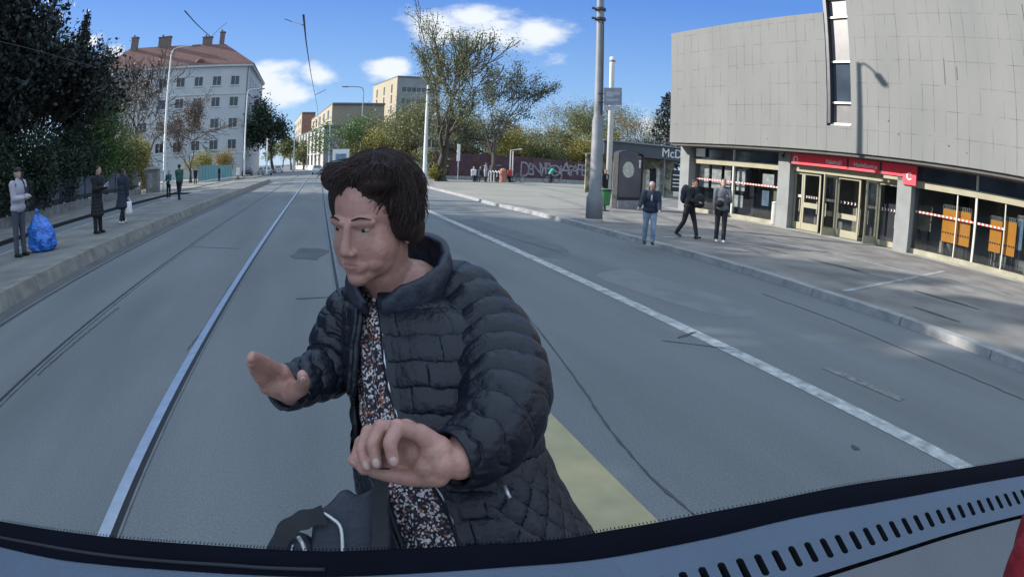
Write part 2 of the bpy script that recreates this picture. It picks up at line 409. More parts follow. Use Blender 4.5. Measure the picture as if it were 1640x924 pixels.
# strips of paving slabs let into the right pavement
def strip(name, p, q, w, m, z=.126):
    a, c = G(*p, z), G(*q, z); t = (c - a).normalized(); n = Vector((-t.y, t.x, 0)) * w / 2
    b = MB(); b.quad(a - n, c - n, c + n, a + n); o = struct(name, b, m)
    if o.data.polygons[0].normal.z < 0: o.data.flip_normals()
strip('paving_line', (1352, 466), (1512, 434), .14, 'paleline', .127)
strip('paving_line', (1236, 383), (1480, 443), .13, 'paleline', .126)
strip('paving_line', (1500, 440), (1640, 482), .10, 'paleline', .126)
strip('paving_line', (1062, 380), (1120, 378), .16, 'paleline', .126)
strip('paving_line', (1150, 366), (1236, 383), .10, 'paleline', .126)
random.seed(9)
def scuff(px, py, L, m, z=.1275, w=.12, ang=0):
    a = G(px, py, z); b = MB(); pts = []
    n = 14
    for i in range(n):
        t = 2 * math.pi * i / n; rr = random.uniform(.65, 1.15)
        x, y = math.cos(t) * L * rr, math.sin(t) * w * rr
        pts.append((a.x + x * math.sin(ang) + y * math.cos(ang), a.y + x * math.cos(ang) - y * math.sin(ang), z))
    b.add(pts, [tuple(range(n))]); o = struct('stain', b, m)
    if o.data.polygons[0].normal.z < 0: o.data.flip_normals()
mat('stain', (0.065, 0.062, 0.06), 0.8, .3, 5); mat('darkpatch', (.075, .08, .088), .8, .2, 2, .3, 60); mat('stainpale', (0.2, 0.2, 0.195), 0.85, .3, 6)
for (x, y, L, m, w, an) in [(1400, 440, .9, 'stainpale', .12, -.15), (1340, 425, .9, 'stain', .10, -.12), (1510, 478, .9, 'stain', .12, -.1), (1255, 388, .8, 'stainpale', .14, -.2), (1180, 395, .8, 'stainpale', .1, -.15),
                            (1235, 400, .7, 'stain', .08, -.12), (1500, 503, .6, 'stain', .06, 0), (1160, 360, 1.0, 'stain', .25, -.1)]:
    scuff(x, y, L, m, w=w, ang=an)
for (x, y, L, w, an, m) in [(1370, 716, .05, .03, 0, 'stain'), (495, 406, .95, .40, 0, 'darkpatch'), (770, 340, 1.0, .3, 1.4, 'brownstrip'), (500, 477, .3, .03, 1.5, 'stain'), (1100, 536, .22, .03, 1.2, 'stain')]:
    scuff(x, y, L, m, z=.006, w=w, ang=an)
mat('paintworn', (0.17, 0.165, 0.16), 0.8, .4, 9)
strip('road_marking', (1322, 588), (1445, 640), .13, 'paintworn', .005)
strip('road_marking', (745, 371), (800, 378), .10, 'paintworn', .005)

# tram rails: bright heads beside dark grooves, let into the asphalt
def rail(x, side, m='railsteel', w=.075, y0=-6, y1=40):
    o = thing('tram_rail', '', 'rail', (x, y0, 0)); 
    del o['label']; del o['category']; o['kind'] = 'structure'
    b = MB(); b.box((x - side * w / 2, (y0 + y1) / 2, .004), (w, y1 - y0, .012)); p = part('rail_head', b, m, o)
    b = MB(); b.quad((x + .001, y0, .005), (x + side * .045, y0, .005), (x + side * .045, y1, .005), (x + .001, y1, .005))
    q = part('groove', b, 'groove', o)
    if q.data.polygons[0].normal.z < 0: q.data.flip_normals()
    b = MB(); b.box((x + side * .055, (y0 + y1) / 2, .003), (.018, y1 - y0, .01)); part('rail_lip', b, 'dullrail', o)
rail(-1.335, 1, w=.085, y1=150)
rail(-3.20, -1, 'dullrail', w=.05, y1=150)
rail(.29, -1, 'dullrail', w=.045, y1=150)
rail(-4.87, 1, 'dullrail', w=.045, y1=60)
rail(1.93, 1, 'dullrail', w=.045, y0=24, y1=150)
# painted lines
b = MB()
for (y0, y1) in [(-4, 34)]:
    b.quad((4.00, y0, .004), (4.20, y0, .004), (4.20, y1, .004), (4.00, y1, .004))
struct('road_marking', b, 'paint')
b = MB(); b.quad((1.12, .6, .004), (1.63, .6, .004), (1.63, 3.75, .004), (1.12, 3.75, .004)); struct('road_marking', b, 'paintyellow')
b = MB(); pts = [G(*p, .005) for p in [(800, 462), (848, 510), (925, 610), (955, 655), (985, 697), (1045, 765), (1112, 824), (1200, 905)]]
pts = catmull(pts, 90); random.seed(5)
ws = [.004 + .012 * mnoise.noise((i * .31, 0, 0)) + .004 for i in range(len(pts))]
for i, p in enumerate(pts): p.x += .014 * mnoise.noise((i * .4, 3, 0))
b.add([p + Vector((-max(.004, w), 0, 0)) for p, w in zip(pts, ws)] + [p + Vector((max(.004, w), 0, 0)) for p, w in zip(pts, ws)], [(i, i + len(pts), i + 1 + len(pts), i + 1) for i in range(len(pts) - 1)])
struct('road_crack', b, 'crackfill')

# ================================================================== the station on the right
FA = R(7.5)
FU_ = Vector((math.sin(FA), -math.cos(FA), 0)); FN = Vector((-math.cos(FA), -math.sin(FA), 0))   # along towards us / outwards to the road
F0 = Vector((15.63, 22.6, 0))
def fac(px, py, off=0.0):                  # (u, z) on the plane lying `off` behind the upper facade
    v = ray(px, py); o = F0 - FN * off
    t = (o - EYE).dot(FN) / v.dot(FN); p = EYE + v * t
    return (p - o).dot(FU_), p.z
def FP(u, z, off=0.0): return F0 + FU_ * u - FN * off + Vector((0, 0, z))
def fbox(mb, u0, u1, z0, z1, o0, o1):      # a box in facade coordinates, from o0 to o1 behind the facade plane
    return mb.hexa([FP(u0, z0, o0), FP(u1, z0, o0), FP(u1, z0, o1), FP(u0, z0, o1)], [FP(u0, z1, o0), FP(u1, z1, o0), FP(u1, z1, o1), FP(u0, z1, o1)])
def panelmat():
    m = bpy.data.materials.new('facade_panels'); m.use_nodes = True; t = m.node_tree; b = t.nodes['Principled BSDF']
    c = t.nodes.new('ShaderNodeTexCoord'); mp = t.nodes.new('ShaderNodeMapping'); mp.vector_type = 'POINT'
    t.links.new(c.outputs['UV'], mp.inputs[0])
    br = t.nodes.new('ShaderNodeTexBrick'); br.offset = 0.0; br.offset_frequency = 2; br.squash = 1.0
    br.inputs['Scale'].default_value = 1.0; br.inputs['Brick Width'].default_value = .47; br.inputs['Row Height'].default_value = .86
    br.inputs['Mortar Size'].default_value = .011; br.inputs['Mortar Smooth'].default_value = .25; br.inputs['Bias'].default_value = 0
    br.inputs['Color1'].default_value = (.43, .44, .435, 1); br.inputs['Color2'].default_value = (.47, .465, .45, 1); br.inputs['Mortar'].default_value = (.2, .205, .21, 1)
    t.links.new(mp.outputs[0], br.inputs['Vector'])
    n = t.nodes.new('ShaderNodeTexNoise'); n.inputs['Scale'].default_value = .5; n.inputs['Detail'].default_value = 8
    mp2 = t.nodes.new('ShaderNodeMapping'); mp2.inputs['Scale'].default_value = (1, .35, 1); t.links.new(c.outputs['UV'], mp2.inputs[0]); t.links.new(mp2.outputs[0], n.inputs['Vector'])
    # joints that show strongly in some places and hardly in others
    n3 = t.nodes.new('ShaderNodeTexNoise'); n3.inputs['Scale'].default_value = 2.1; n3.inputs['Detail'].default_value = 4; mp4 = t.nodes.new('ShaderNodeMapping'); mp4.inputs['Scale'].default_value = (1, .45, 1); t.links.new(c.outputs['UV'], mp4.inputs[0]); t.links.new(mp4.outputs[0], n3.inputs['Vector'])
    r3 = t.nodes.new('ShaderNodeMapRange'); r3.inputs['From Min'].default_value = .42; r3.inputs['From Max'].default_value = .66; t.links.new(n3.outputs['Fac'], r3.inputs['Value'])
    mu = t.nodes.new('ShaderNodeMath'); mu.operation = 'MULTIPLY'; t.links.new(br.outputs['Fac'], mu.inputs[0]); t.links.new(r3.outputs[0], mu.inputs[1])
    base = t.nodes.new('ShaderNodeMix'); base.data_type = 'RGBA'; base.inputs['A'].default_value = (.158, .163, .160, 1); base.inputs['B'].default_value = (.20, .202, .194, 1)
    rr = t.nodes.new('ShaderNodeMapRange'); rr.inputs['From Min'].default_value = .3; rr.inputs['From Max'].default_value = .7; t.links.new(n.outputs['Fac'], rr.inputs['Value']); t.links.new(rr.outputs[0], base.inputs['Factor'])
    fin = t.nodes.new('ShaderNodeMix'); fin.data_type = 'RGBA'; t.links.new(mu.outputs[0], fin.inputs['Factor']); t.links.new(base.outputs['Result'], fin.inputs['A']); fin.inputs['B'].default_value = (.09, .093, .095, 1)
    t.links.new(fin.outputs['Result'], b.inputs['Base Color']); b.inputs['Roughness'].default_value = .8
    bp = t.nodes.new('ShaderNodeBump'); bp.invert = True; bp.inputs['Distance'].default_value = .02; bp.inputs['Strength'].default_value = .6; t.links.new(mu.outputs[0], bp.inputs['Height']); t.links.new(bp.outputs[0], b.inputs['Normal'])
    MATS['facade_panels'] = m; return m
panelmat()
def facade_uv(o):                          # metres along and up the facade
    uv = o.data.uv_layers.new(name='UVMap')
    for l in o.data.loops:
        p = o.data.vertices[l.vertex_index].co; uv.data[l.index].uv = ((p - F0).dot(FU_), p.z - 3.3)
mat('concrete', (0.36, 0.37, 0.37), .8, .15, 1.5, .2, 25)
mat('pillar', (0.22, 0.23, 0.23), .75, .12, 2.0, .15, 25)
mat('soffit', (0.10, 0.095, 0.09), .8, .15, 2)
mat('creamframe', (0.30, 0.28, 0.195), .55, .1, 2)
mat('alu', (0.55, 0.55, 0.50), .4, .1, 4, metal=.3)
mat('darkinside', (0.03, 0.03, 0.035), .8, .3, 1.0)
mat('insidefloor', (0.10, 0.10, 0.10), .5, .2, 2)
mat('signred', (0.78, 0.045, 0.075), .45, .06, 2)
mat('white', (0.78, 0.78, 0.76), .55, .05, 4)
mat('stickerred', (0.75, 0.20, 0.16), .5, .1, 8)
mat('stickerwhite', (0.78, 0.66, 0.64), .5, .1, 8)
mat('orange', (0.80, 0.32, 0.02), .5, .06, 3)
mat('black', (0.012, 0.012, 0.014), .5, .2, 4)
mat('darkmetal', (0.05, 0.052, 0.06), .45, .2, 4, metal=.5)
mat('paper', (0.62, 0.62, 0.58), .7, .3, 4)
mat('posterblue', (0.16, 0.25, 0.34), .6, .4, 3)
mat('plinth', (0.30, 0.28, 0.21), .85, .25, 2.5, .4, 20)
mat('interiorlit', (0.30, 0.30, 0.28), .8, .3, 1.2)
glassmat('glass', (.80, .82, .84), .06)
ZS = 3.3
st = thing('station_building', 'concrete panelled station hall with red sign over glazed doors and overhanging upper storey', 'building', FP(8, 0, 1))
uw0, zw0 = fac(1324, 197); uw1, _ = fac(1363, 197)
ztop = fac(1078, 57)[1]; zt2 = fac(1318, 24)[1]
ZT = (ztop + zt2) / 2 + .1
UEND = 46.0
b = MB(); fbox(b, 0, uw0, ZS, ZT, 0, 6); o = part('upper_facade', b, 'facade_panels', st); facade_uv(o)
b = MB(); fbox(b, uw1, UEND, ZS, ZT + 1.4, 0, 6); o = part('upper_facade', b, 'facade_panels', st); facade_uv(o)
b = MB(); fbox(b, uw0, uw1, ZS, zw0 - .1, .002, 6); o = part('spandrel_panel', b, 'facade_panels', st); facade_uv(o)
b = MB(); fbox(b, uw0 + .002, uw1 - .002, ZT + .6, ZT + 1.2, .1, 4); part('window_header', b, 'black', st)
fr = MB(); gl = MB()
zz = [zw0, fac(1340, 166, .3)[1], fac(1340, 101, .3)[1], fac(1340, 30, .3)[1], ZT + .6]
for z in zz: fbox(fr, uw0 + .16, uw1 - .003, z - .03, z + .04, .18, .4)
fbox(fr, uw1 - .05, uw1 - .003, zw0, ZT + .6, .19, .41)
wn = part('window', fr, 'alu', st)
b = MB(); fbox(b, uw0 + .003, uw0 + .15, zw0, ZT + .6, .03, .5); part('reveal', b, 'darkmetal', wn)
b = MB(); fbox(b, uw0 + .165, uw1 - .05, zw0 - .09, zw0 - .045, .02, .5); part('sill', b, 'concrete', wn)
mat('paneglass', (.05, .065, .09), .06, .3, 1.0, spec=.9)
mat('panelower', (.13, .125, .13), .4, .2, 2)
for i in range(4):
    b = MB(); fbox(b, uw0 + .165, uw1 - .052, zz[i] + .052, zz[i + 1] - .042, .28, .31); part('pane', b, ['panelower', 'paneglass', 'panelower', 'panelower'][i], wn)
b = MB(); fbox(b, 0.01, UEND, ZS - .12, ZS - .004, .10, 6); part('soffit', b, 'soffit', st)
# piers: front faces a little behind the facade plane
piers = []
for (p0, p1, q) in [((1241, 362), (1264, 361), 1250), ((1435, 400), (1458, 399), 1440)]:
    u1 = fac(p1[0], p1[1], .85)[0]; piers.append(u1)
PO = .80
ua = (G(1241, 362, .12) - F0).dot(FU_); ub = (G(1435, 400, .12) - F0).dot(FU_)
print('pier u', ua, ub, 'off', -(G(1241, 362, .12) - F0).dot(FN), -(G(1435, 400, .12) - F0).dot(FN), 'ZT', ZT, ztop, zt2, 'uw', uw0, uw1, zw0)
pu = [-.05, ua, ub, ub + (ub - ua) * 1.62, ub + (ub - ua) * 2.7]
PW, PD = .62, 1.5
for u in pu:
    b = MB(); fbox(b, u, u + PW, .12, ZS - .125, PO, PO + PD); part('pier', b, 'pillar', st)
GO = PO + .42                              # the glazing line
# back of the hall, floor and end walls, seen through the glass
b = MB(); fbox(b, -.4, UEND, .1, ZS - .13, GO + 3.2, GO + 3.5); part('back_wall', b, 'interiorlit', st)
b = MB(); fbox(b, -.4, UEND, .1, .13, GO + .1, GO + 3.2); part('hall_floor', b, 'insidefloor', st)
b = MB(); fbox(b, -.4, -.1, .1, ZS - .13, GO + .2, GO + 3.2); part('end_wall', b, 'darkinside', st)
for u, w, m in [(1.2, .5, 'creamframe'), (2.6, .9, 'darkinside'), (4.3, .35, 'creamframe'), (6.9, .5, 'darkinside'), (8.6, .4, 'creamframe'), (10.5, .8, 'darkinside'), (13.6, .6, 'darkinside'), (15.4, .3, 'creamframe'), (17.5, .9, 'darkinside'), (19.2, .4, 'creamframe')]:
    b = MB(); o_ = GO + 1.1 + (u % 1.3); fbox(b, u, u + w, .14, 2.6, o_, o_ + .25); part('inner_partition', b, m, st)
# left bay: cream transom, mullions, panes, plinth
def bay(u0, u1, mulls, zb, zbeam, plinthz, beamh=.24, thin=()):
    b = MB(); fbox(b, u0, u1, zbeam, zbeam + beamh, GO - .12, GO + .06); part('transom', b, 'creamframe', st)
    b = MB(); fbox(b, u0, u1, .12, plinthz, GO - .12, GO + .12); part('plinth', b, 'plinth', st)
    for u in mulls:
        b = MB(); fbox(b, u - .04, u + .04, plinthz, zbeam - .002, GO - .10, GO + .05); fbox(b, u - .04, u + .04, zbeam + beamh + .002, ZS - .13, GO - .10, GO + .05); part('mullion', b, 'alu', st)
    for u in thin:
        b = MB(); fbox(b, u - .02, u + .02, plinthz, zbeam - .002, GO - .06, GO + .05); part('mullion', b, 'alu', st)
    us = [u0] + sorted(list(mulls) + list(thin)) + [u1]
    for a, c in zip(us, us[1:]):
        b = MB(); fbox(b, a + .042, c - .042, plinthz + .004, zbeam - .004, GO - .01, GO + .004); part('window_pane', b, 'glass', st)
    us = [u0] + sorted(mulls) + [u1]
    for a, c in zip(us, us[1:]):
        b = MB(); fbox(b, a + .042, c - .042, zbeam + beamh + .004, ZS - .135, GO - .01, GO + .004); part('upper_pane', b, 'paneglass', st)
zb1 = fac(1175, 262, GO)[1]; um1 = fac(1175, 300, GO)[0]
zpl = fac(1240, 345, GO)[1]
print('zbeam', zb1, 'um', um1, 'zpl', zpl, [fac(*p, GO)[1] for p in [(1175, 252), (1240, 350), (1240, 358), (1567, 297), (1567, 313), (1559, 412), (1470, 393)]])
bay(pu[0] + PW, pu[1], [um1], 0, zb1 - .12, .3)
zb2 = fac(1567, 305, GO)[1]; um2 = fac(1563, 350, GO)[0]; um3 = fac(1533, 340, GO)[0]; um4 = fac(1610, 350, GO)[0]
bay(pu[2] + PW, pu[3], [um2], 0, zb1 - .12, .3, thin=(um3, um4))
bay(pu[3] + PW, pu[4], [pu[3] + PW + 2.2], 0, zb1 - .12, .3)
bay(pu[4] + PW, UEND, [pu[4] + PW + 2.2, pu[4] + PW + 4.4], 0, zb1 - .12, .3)
# light slab strip in front of the doors
b = MB(); b.add([FP(-1, .128, PO - .55), FP(UEND, .128, PO - .55), FP(UEND, .128, GO + .1), FP(-1, .128, GO + .1)], [(0, 1, 2, 3)]); o = struct('pavement', b, 'slab')
if o.data.polygons[0].normal.z < 0: o.data.flip_normals()
# red and white warning stickers running across the panes
sm_ = bpy.data.materials.new('sticker_band'); sm_.use_nodes = True; t_ = sm_.node_tree; b_ = t_.nodes['Principled BSDF']
c_ = t_.nodes.new('ShaderNodeTexCoord'); d_ = t_.nodes.new('ShaderNodeVectorMath'); d_.operation = 'DOT_PRODUCT'; d_.inputs[1].default_value = FU_ / .17; t_.links.new(c_.outputs['Object'], d_.inputs[0])
f_ = t_.nodes.new('ShaderNodeMath'); f_.operation = 'FRACT'; t_.links.new(d_.outputs['Value'], f_.inputs[0])
r_ = t_.nodes.new('ShaderNodeValToRGB'); r_.color_ramp.interpolation = 'CONSTANT'; r_.color_ramp.elements[0].color = (.55, .10, .08, 1); r_.color_ramp.elements[1].position = .55; r_.color_ramp.elements[1].color = (.62, .55, .52, 1)
t_.links.new(f_.outputs[0], r_.inputs[0]); t_.links.new(r_.outputs[0], b_.inputs['Base Color']); MATS['sticker_band'] = sm_
def stickers(u0, u1, z, r=.035, off=GO - .018):
    b = MB(); fbox(b, u0, u1, z - r, z + r, off - .004, off); return part('warning_sticker', b, 'sticker_band', st)
zs1 = fac(1175, 292, GO)[1]; zs2 = fac(1490, 343, GO)[1]
stickers(pu[0] + PW + .1, um1 - .05, zs1); stickers(um1 + .05, pu[1] - .05, zs1)
stickers(pu[2] + PW + .08, um3 - .03, zs2); stickers(um3 + .03, um2 - .05, zs2); stickers(um2 + .06, um4 - .03, zs2)
# the doors: cream frames between the two piers, two leaves standing open
d0, d1 = pu[1] + PW, pu[2]
zd = fac(1350, 283, GO)[1]; zd = min(max(zd, 2.2), 2.6)
def px_u(px, py, off): return fac(px, py, off)[0]
vs_px = [1282, 1312, 1337, 1384, 1410, 1423]
b = MB(); fbox(b, d0 + .002, d1 - .002, zd, zd + .30, GO - .15, GO + .05); part('door_header', b, 'creamframe', st)
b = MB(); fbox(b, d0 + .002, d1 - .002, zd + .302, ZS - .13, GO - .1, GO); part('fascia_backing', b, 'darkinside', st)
W_ = d1 - d0
print('doors', d0, d1, zd, [fac(x, 340, GO)[0] for x in vs_px])
def doorleaf(u0, u1, off=GO, kick=.28, ang=0.0, hinge=0, bar=None):
    """A framed glass leaf between u0 and u1; ang swings it outwards about the hinge edge."""
    h = FP(u0 if hinge == 0 else u1, 0, off)
    a = -ang if hinge == 0 else ang
    def T(mb):
        m = Matrix.Rotation(a, 3, 'Z'); mb.v = [tuple(h + m @ (Vector(p) - h)) for p in mb.v]; return mb
    b = MB(); w = .075
    fbox(b, u0, u0 + w, .15, zd - .01, off - .03, off + .03); fbox(b, u1 - w, u1, .15, zd - .01, off - .03, off + .03)
    fbox(b, u0 + w, u1 - w, zd - .1, zd - .012, off - .03, off + .03); fbox(b, u0 + w, u1 - w, .15, .15 + kick, off - .028, off + .028)
    if bar: fbox(b, u0 + w, u1 - w, bar, bar + .2, off - .027, off + .027)
    d = part('door', T(b), 'creamframe', st)
    b = MB(); fbox(b, u0 + w, u1 - w, .15 + kick + .002, zd - .102, off - .006, off + .006); part('door_pane', T(b), 'glass', d)
    b = MB(); uh = (u1 - w - .03) if hinge == 0 else (u0 + w + .03)
    b.tube([FP(uh, .85, off - .07), FP(uh, 1.35, off - .07)], .016, 6); part('handle', T(b), 'alu', d)
    b = MB()
    for k in range(5):
        u = u0 + w + .08 + k * (u1 - u0 - 2 * w - .1) / 5; z = 1.48; r = .05
        b.prism([FP(u, z + r, off - .012), FP(u + r, z, off - .012), FP(u, z - r, off - .012), FP(u + r * .7, z - r, off - .012), FP(u + r * 1.7, z, off - .012), FP(u + r * .7, z + r, off - .012)], FN * .004)
    part('chevron_sticker', T(b), 'stickerwhite', d)
q = W_ / 6.6
doorleaf(d0 + .03, d0 + .6 * q); doorleaf(d0 + .62 * q, d0 + 1.75 * q, bar=1.05)
doorleaf(d0 + 1.8 * q, d0 + 2.8 * q, ang=R(75), hinge=1)
doorleaf(d0 + 2.85 * q, d0 + 4.25 * q, bar=.85)
doorleaf(d0 + 4.3 * q, d0 + 5.3 * q, ang=R(78), hinge=1)
doorleaf(d0 + 5.35 * q, d1 - .05, kick=.2)
# red name sign above the doors
SO = PO - .06
us0 = fac(1268, 250, SO)[0]; us1 = fac(1447, 275, SO)[0]; us2 = fac(1466, 275, SO)[0]
z1 = fac(1268, 247, SO)[1]; z0 = fac(1268, 262, SO)[1]
zA = ZS - .15; zB = fac(1350, 277, SO)[1]
print('sign', us0, us1, us2, z0, z1, zA, zB)
SZ1, SZ0 = zA, zA - .42
sg = MB(); fbox(sg, us0, us1, SZ0, SZ1, SO, SO + .05); sign = part('name_sign', sg, 'signred', st)
FROT = Matrix((FU_, Vector((0, 0, 1)), FN)).transposed()
def facetext(txt, u, z, size, off, m, parent, name='lettering', ext=.004):
    me = textmesh(txt, size, ext); M4 = FROT.to_4x4(); M4.translation = FP(u, z, off)
    me.transform(M4); me.materials.clear(); return link(name, me, m, parent)
um = (us0 + us1) / 2; L_ = us1 - us0
facetext('Nádraží', us0 + L_ * .40, (SZ0 + SZ1) / 2, .24, SO - .008, 'white', sign)
facetext('Holešovice', us0 + L_ * .68, (SZ0 + SZ1) / 2, .24, SO - .008, 'white', sign)
b = MB(); 

for k, u in enumerate([.515, .80]): b = MB(); fbox(b, us0 + L_ * u, us0 + L_ * u + .10, SZ0 + .02, SZ1 - .02, SO - .006, SO - .001); part('sign_joint', b, 'darkmetal', sign)
def ring(mb, u, z, r0, r1, a0, a1, off, n=20):
    for i in range(n):
        t0, t1 = a0 + (a1 - a0) * i / n, a0 + (a1 - a0) * (i + 1) / n
        P = lambda r, t: FP(u + r * math.cos(t), z + r * math.sin(t), off)
        mb.prism([P(r0, t0), P(r1, t0), P(r1, t1), P(r0, t1)], FN * .006)
b = MB(); ring(b, us0 + .22, (SZ0 + SZ1) / 2, .075, .115, R(-60), R(215), SO - .002)
P = lambda du, dz: FP(us0 + .22 + du, (SZ0 + SZ1) / 2 + dz, SO - .002)
b.prism([P(-.15, -.02), P(-.04, -.02), P(-.10, -.13)], FN * .006); part('metro_emblem', b, 'white', sign)
b = MB(); fbox(b, us1 + .004, us2 + .05, SZ0 - .26, SZ1 + .0, SO - .03, SO + .08); cs_ = part('line_sign', b, 'signred', st)
b = MB(); ring(b, (us1 + us2) / 2 + .02, SZ0 + .04, .085, .13, R(40), R(320), SO - .034); part('lettering', b, 'white', cs_)
b = MB(); fbox(b, us1 - .9, us1 - .05, SZ0 - .14, SZ0 - .03, SO + .06, SO + .1); part('sign_light', b, 'creamframe', st)
# little white lamp box and a security camera under the soffit
ul = fac(1117, 245, PO)[0]
b = MB(); fbox(b, ul - .35, ul + .25, ZS - .55, ZS - .16, GO - .16, GO - .13); part('white_notice', b, 'white', st)
b = MB(); b.tube([FP(ua + .35, ZS - .125, PO - .05), FP(ua + .35, ZS - .25, PO - .12)], .02, 6); b.ell(FP(ua + .35, ZS - .3, PO - .14), .07, nu=10, nv=8); b.cap(FP(ua + .28, ZS - .3, PO - .14), FP(ua + .42, ZS - .34, PO - .3), .045); part('security_camera', b, 'black', st)
# boards and posters standing inside
def board(name, px0, px1, py0, py1, off, m, label, cat, group=None, dots=False, legs=True):
    (u0, z1), (u1, _), (_, z0) = fac(px0, py0, off), fac(px1, py0, off), fac((px0 + px1) / 2, py1, off)
    u0, u1 = min(u0, u1), max(u0, u1)
    z0 = max(z0, .3)
    t = thing(name, label, cat, FP((u0 + u1) / 2, .13, off), 0, group)
    b = MB(); fbox(b, u0, u1, z0, z1, off, off + .05); part('panel', b, m, t)
    if dots:
        b = MB(); n = 5
        for k in range(n):
            u = u0 + (u1 - u0) * (k + .5) / n; z = z0 + (z1 - z0) * .28
            b.lathe(FP(u, z, off), [(.034, 0), (.034, .006)], 10, axis=FN)
        part('dot_row', b, 'black', t)
    if legs:
        for u in (u0 + .06, u1 - .1): b = MB(); fbox(b, u, u + .04, .13, z0 - .002, off + .005, off + .045); part('leg', b, 'darkmetal', t)
        b = MB()
        n = 6
        for k in range(n): b.tube([FP(u0 + (u1 - u0) * (k + .5) / n + .06 * math.cos(a), z1 + .075 + .075 * math.sin(a), off + .02) for a in [2 * math.pi * i / 10 for i in range(11)]], .008, 5, caps=False)
        part('wire_hook', b, 'alu', t)
OB = GO + .12
board('display_board', 1511, 1532, 334, 389, OB, 'orange', 'orange display board with black dots, leftmost of the four behind the glass', 'board', 'orange boards behind the station windows', True)
board('display_board', 1535, 1556, 338, 395, OB, 'orange', 'orange display board with black dots just left of the thick pale window post', 'board', 'orange boards behind the station windows', True)
board('display_board', 1587, 1606, 352, 405, OB, 'orange', 'orange display board with black dots just right of the thick pale window post', 'board', 'orange boards behind the station windows', True)
board('display_board', 1610, 1629, 354, 411, OB, 'orange', 'orange display board nearest the right edge of the view, before the turquoise poster', 'board', 'orange boards behind the station windows', True)
board('notice_board', 1471, 1493, 335, 370, GO + .5, 'plinth', 'brown wooden notice board behind the dark window beside the second pier', 'board')
board('poster', 1631, 1640, 352, 402, GO + .3, 'posterblue', 'turquoise poster inside the window at the right edge of the view', 'poster')
k = 0
for (x0, x1, y0, y1, m, lab) in [(1121, 1136, 262, 300, 'paper', 'framed white notice, leftmost inside the left station window'), (1141, 1156, 264, 302, 'paper', 'framed white notice, second inside the left station window'), (1161, 1171, 266, 300, 'paper', 'narrow white notice beside the middle post of the left station window'),
                             (1181, 1194, 270, 306, 'paper', 'white gridded timetable just right of the middle post of the left station window'), (1222, 1240, 278, 300, 'paper', 'pale grey notice high in the window beside the first pier'),
                             (1176, 1190, 312, 332, 'paper', 'low white notice behind the head of the woman in the grey jacket'), (1221, 1232, 305, 330, 'posterblue', 'bluish poster behind the glass near the first pier')]:
    board('notice', x0, x1, y0, y1, GO + .25, m, lab, 'notice', 'notices inside the left station window', legs=False)
# litter bin beside the first pier
c = FP(ua - .35, .12, PO + .4); b = MB(); t = thing('litter_bin', 'slim pale grey litter bin standing beside the first station pier', 'bin', c)
b.lathe(c, [(.14, .02), (.15, .06), (.15, .85), (.13, .9)], 14); part('body', b, 'concrete', t, True)
b = MB(); b.lathe(c, [(.135, .903), (.16, .905), (.16, .94), (.05, .99)], 14); part('lid', b, 'alu', t, True)

mat('patchdark', (.08, .082, .085), .8, .2, 5); random.seed(21)
for k in range(11):
    u = random.uniform(.4, 24); z = random.uniform(3.6, 8.0)
    if uw0 - .3 < u < uw1 + .3: continue
    b = MB(); b.lathe(FP(u, z, 0), [(random.uniform(.02, .045), 0), (.018, .006)], 8, axis=FN); part('anchor_bolt', b, 'patchdark', st)
for (px, py, h) in [(1512, 115, .9), (1532, 118, .45), (1640, 35, 1.2)]:
    u, z = fac(px, py); b = MB(); fbox(b, u, u + .035, z - h / 2, z + h / 2, -.006, .02); part('open_joint', b, 'patchdark', st)
# broken tarmac, patches and tar lines on the road
mat('tar', (.055, .058, .064), .6, .25, 8, .3, 60); mat('patchasphalt', (.112, .12, .13), .85, .12, 2, .35, 60); mat('patchpale', (.16, .168, .175), .85, .12, 2, .35, 60)
def tarline(pts, w, m='tar', z=.0055, seed=1):
    P = catmull([G(x, y, z) for x, y in pts], 60); b = MB(); W_ = [w * (.6 + .8 * abs(mnoise.noise((i * .35, seed, 0)))) for i in range(len(P))]
    n = []
    for i, p in enumerate(P):
        t = (P[min(i + 1, len(P) - 1)] - P[max(i - 1, 0)]).normalized(); n.append(Vector((-t.y, t.x, 0))); p += n[-1] * (.03 * mnoise.noise((i * .5, 2, seed)))
    b.add([p + k * w_ / 2 for p, k, w_ in zip(P, n, W_)] + [p - k * w_ / 2 for p, k, w_ in zip(P, n, W_)], [(i, len(P) + i, len(P) + i + 1, i + 1) for i in range(len(P) - 1)])
    o = struct('tar_seam', b, m)
    if o.data.polygons[0].normal.z < 0: o.data.flip_normals()
tarline([(1060, 545), (1120, 552), (1180, 560)], .03, seed=3); tarline([(700, 345), (790, 372), (900, 405)], .05, seed=4)
tarline([(1220, 470), (1330, 510), (1450, 560), (1640, 640)], .035, seed=6); tarline([(300, 560), (330, 520), (372, 452)], .02, seed=7); tarline([(60, 600), (130, 540), (190, 492)], .03, seed=8)
tarline([(520, 350), (640, 352)], .06, seed=9); tarline([(300, 395), (380, 398)], .05, seed=10)
def patch(pts, m, z=.002):
    b = MB(); P = catmull([G(x, y, z) for x, y in pts + pts[:1]], 48)[:-1]; P = [p + Vector((.03 * mnoise.noise((i * .9, 1, 5)), .05 * mnoise.noise((i * .9, 4, 5)), 0)) for i, p in enumerate(P)]
    b.add(P, [tuple(range(len(P)))]); o = struct('road_patch', b, m)
    if o.data.polygons[0].normal.z < 0: o.data.flip_normals()
patch([(760, 350), (900, 395), (860, 410), (720, 360)], 'patchasphalt')
patch([(1000, 430), (1200, 490), (1150, 505), (960, 445)], 'patchpale')
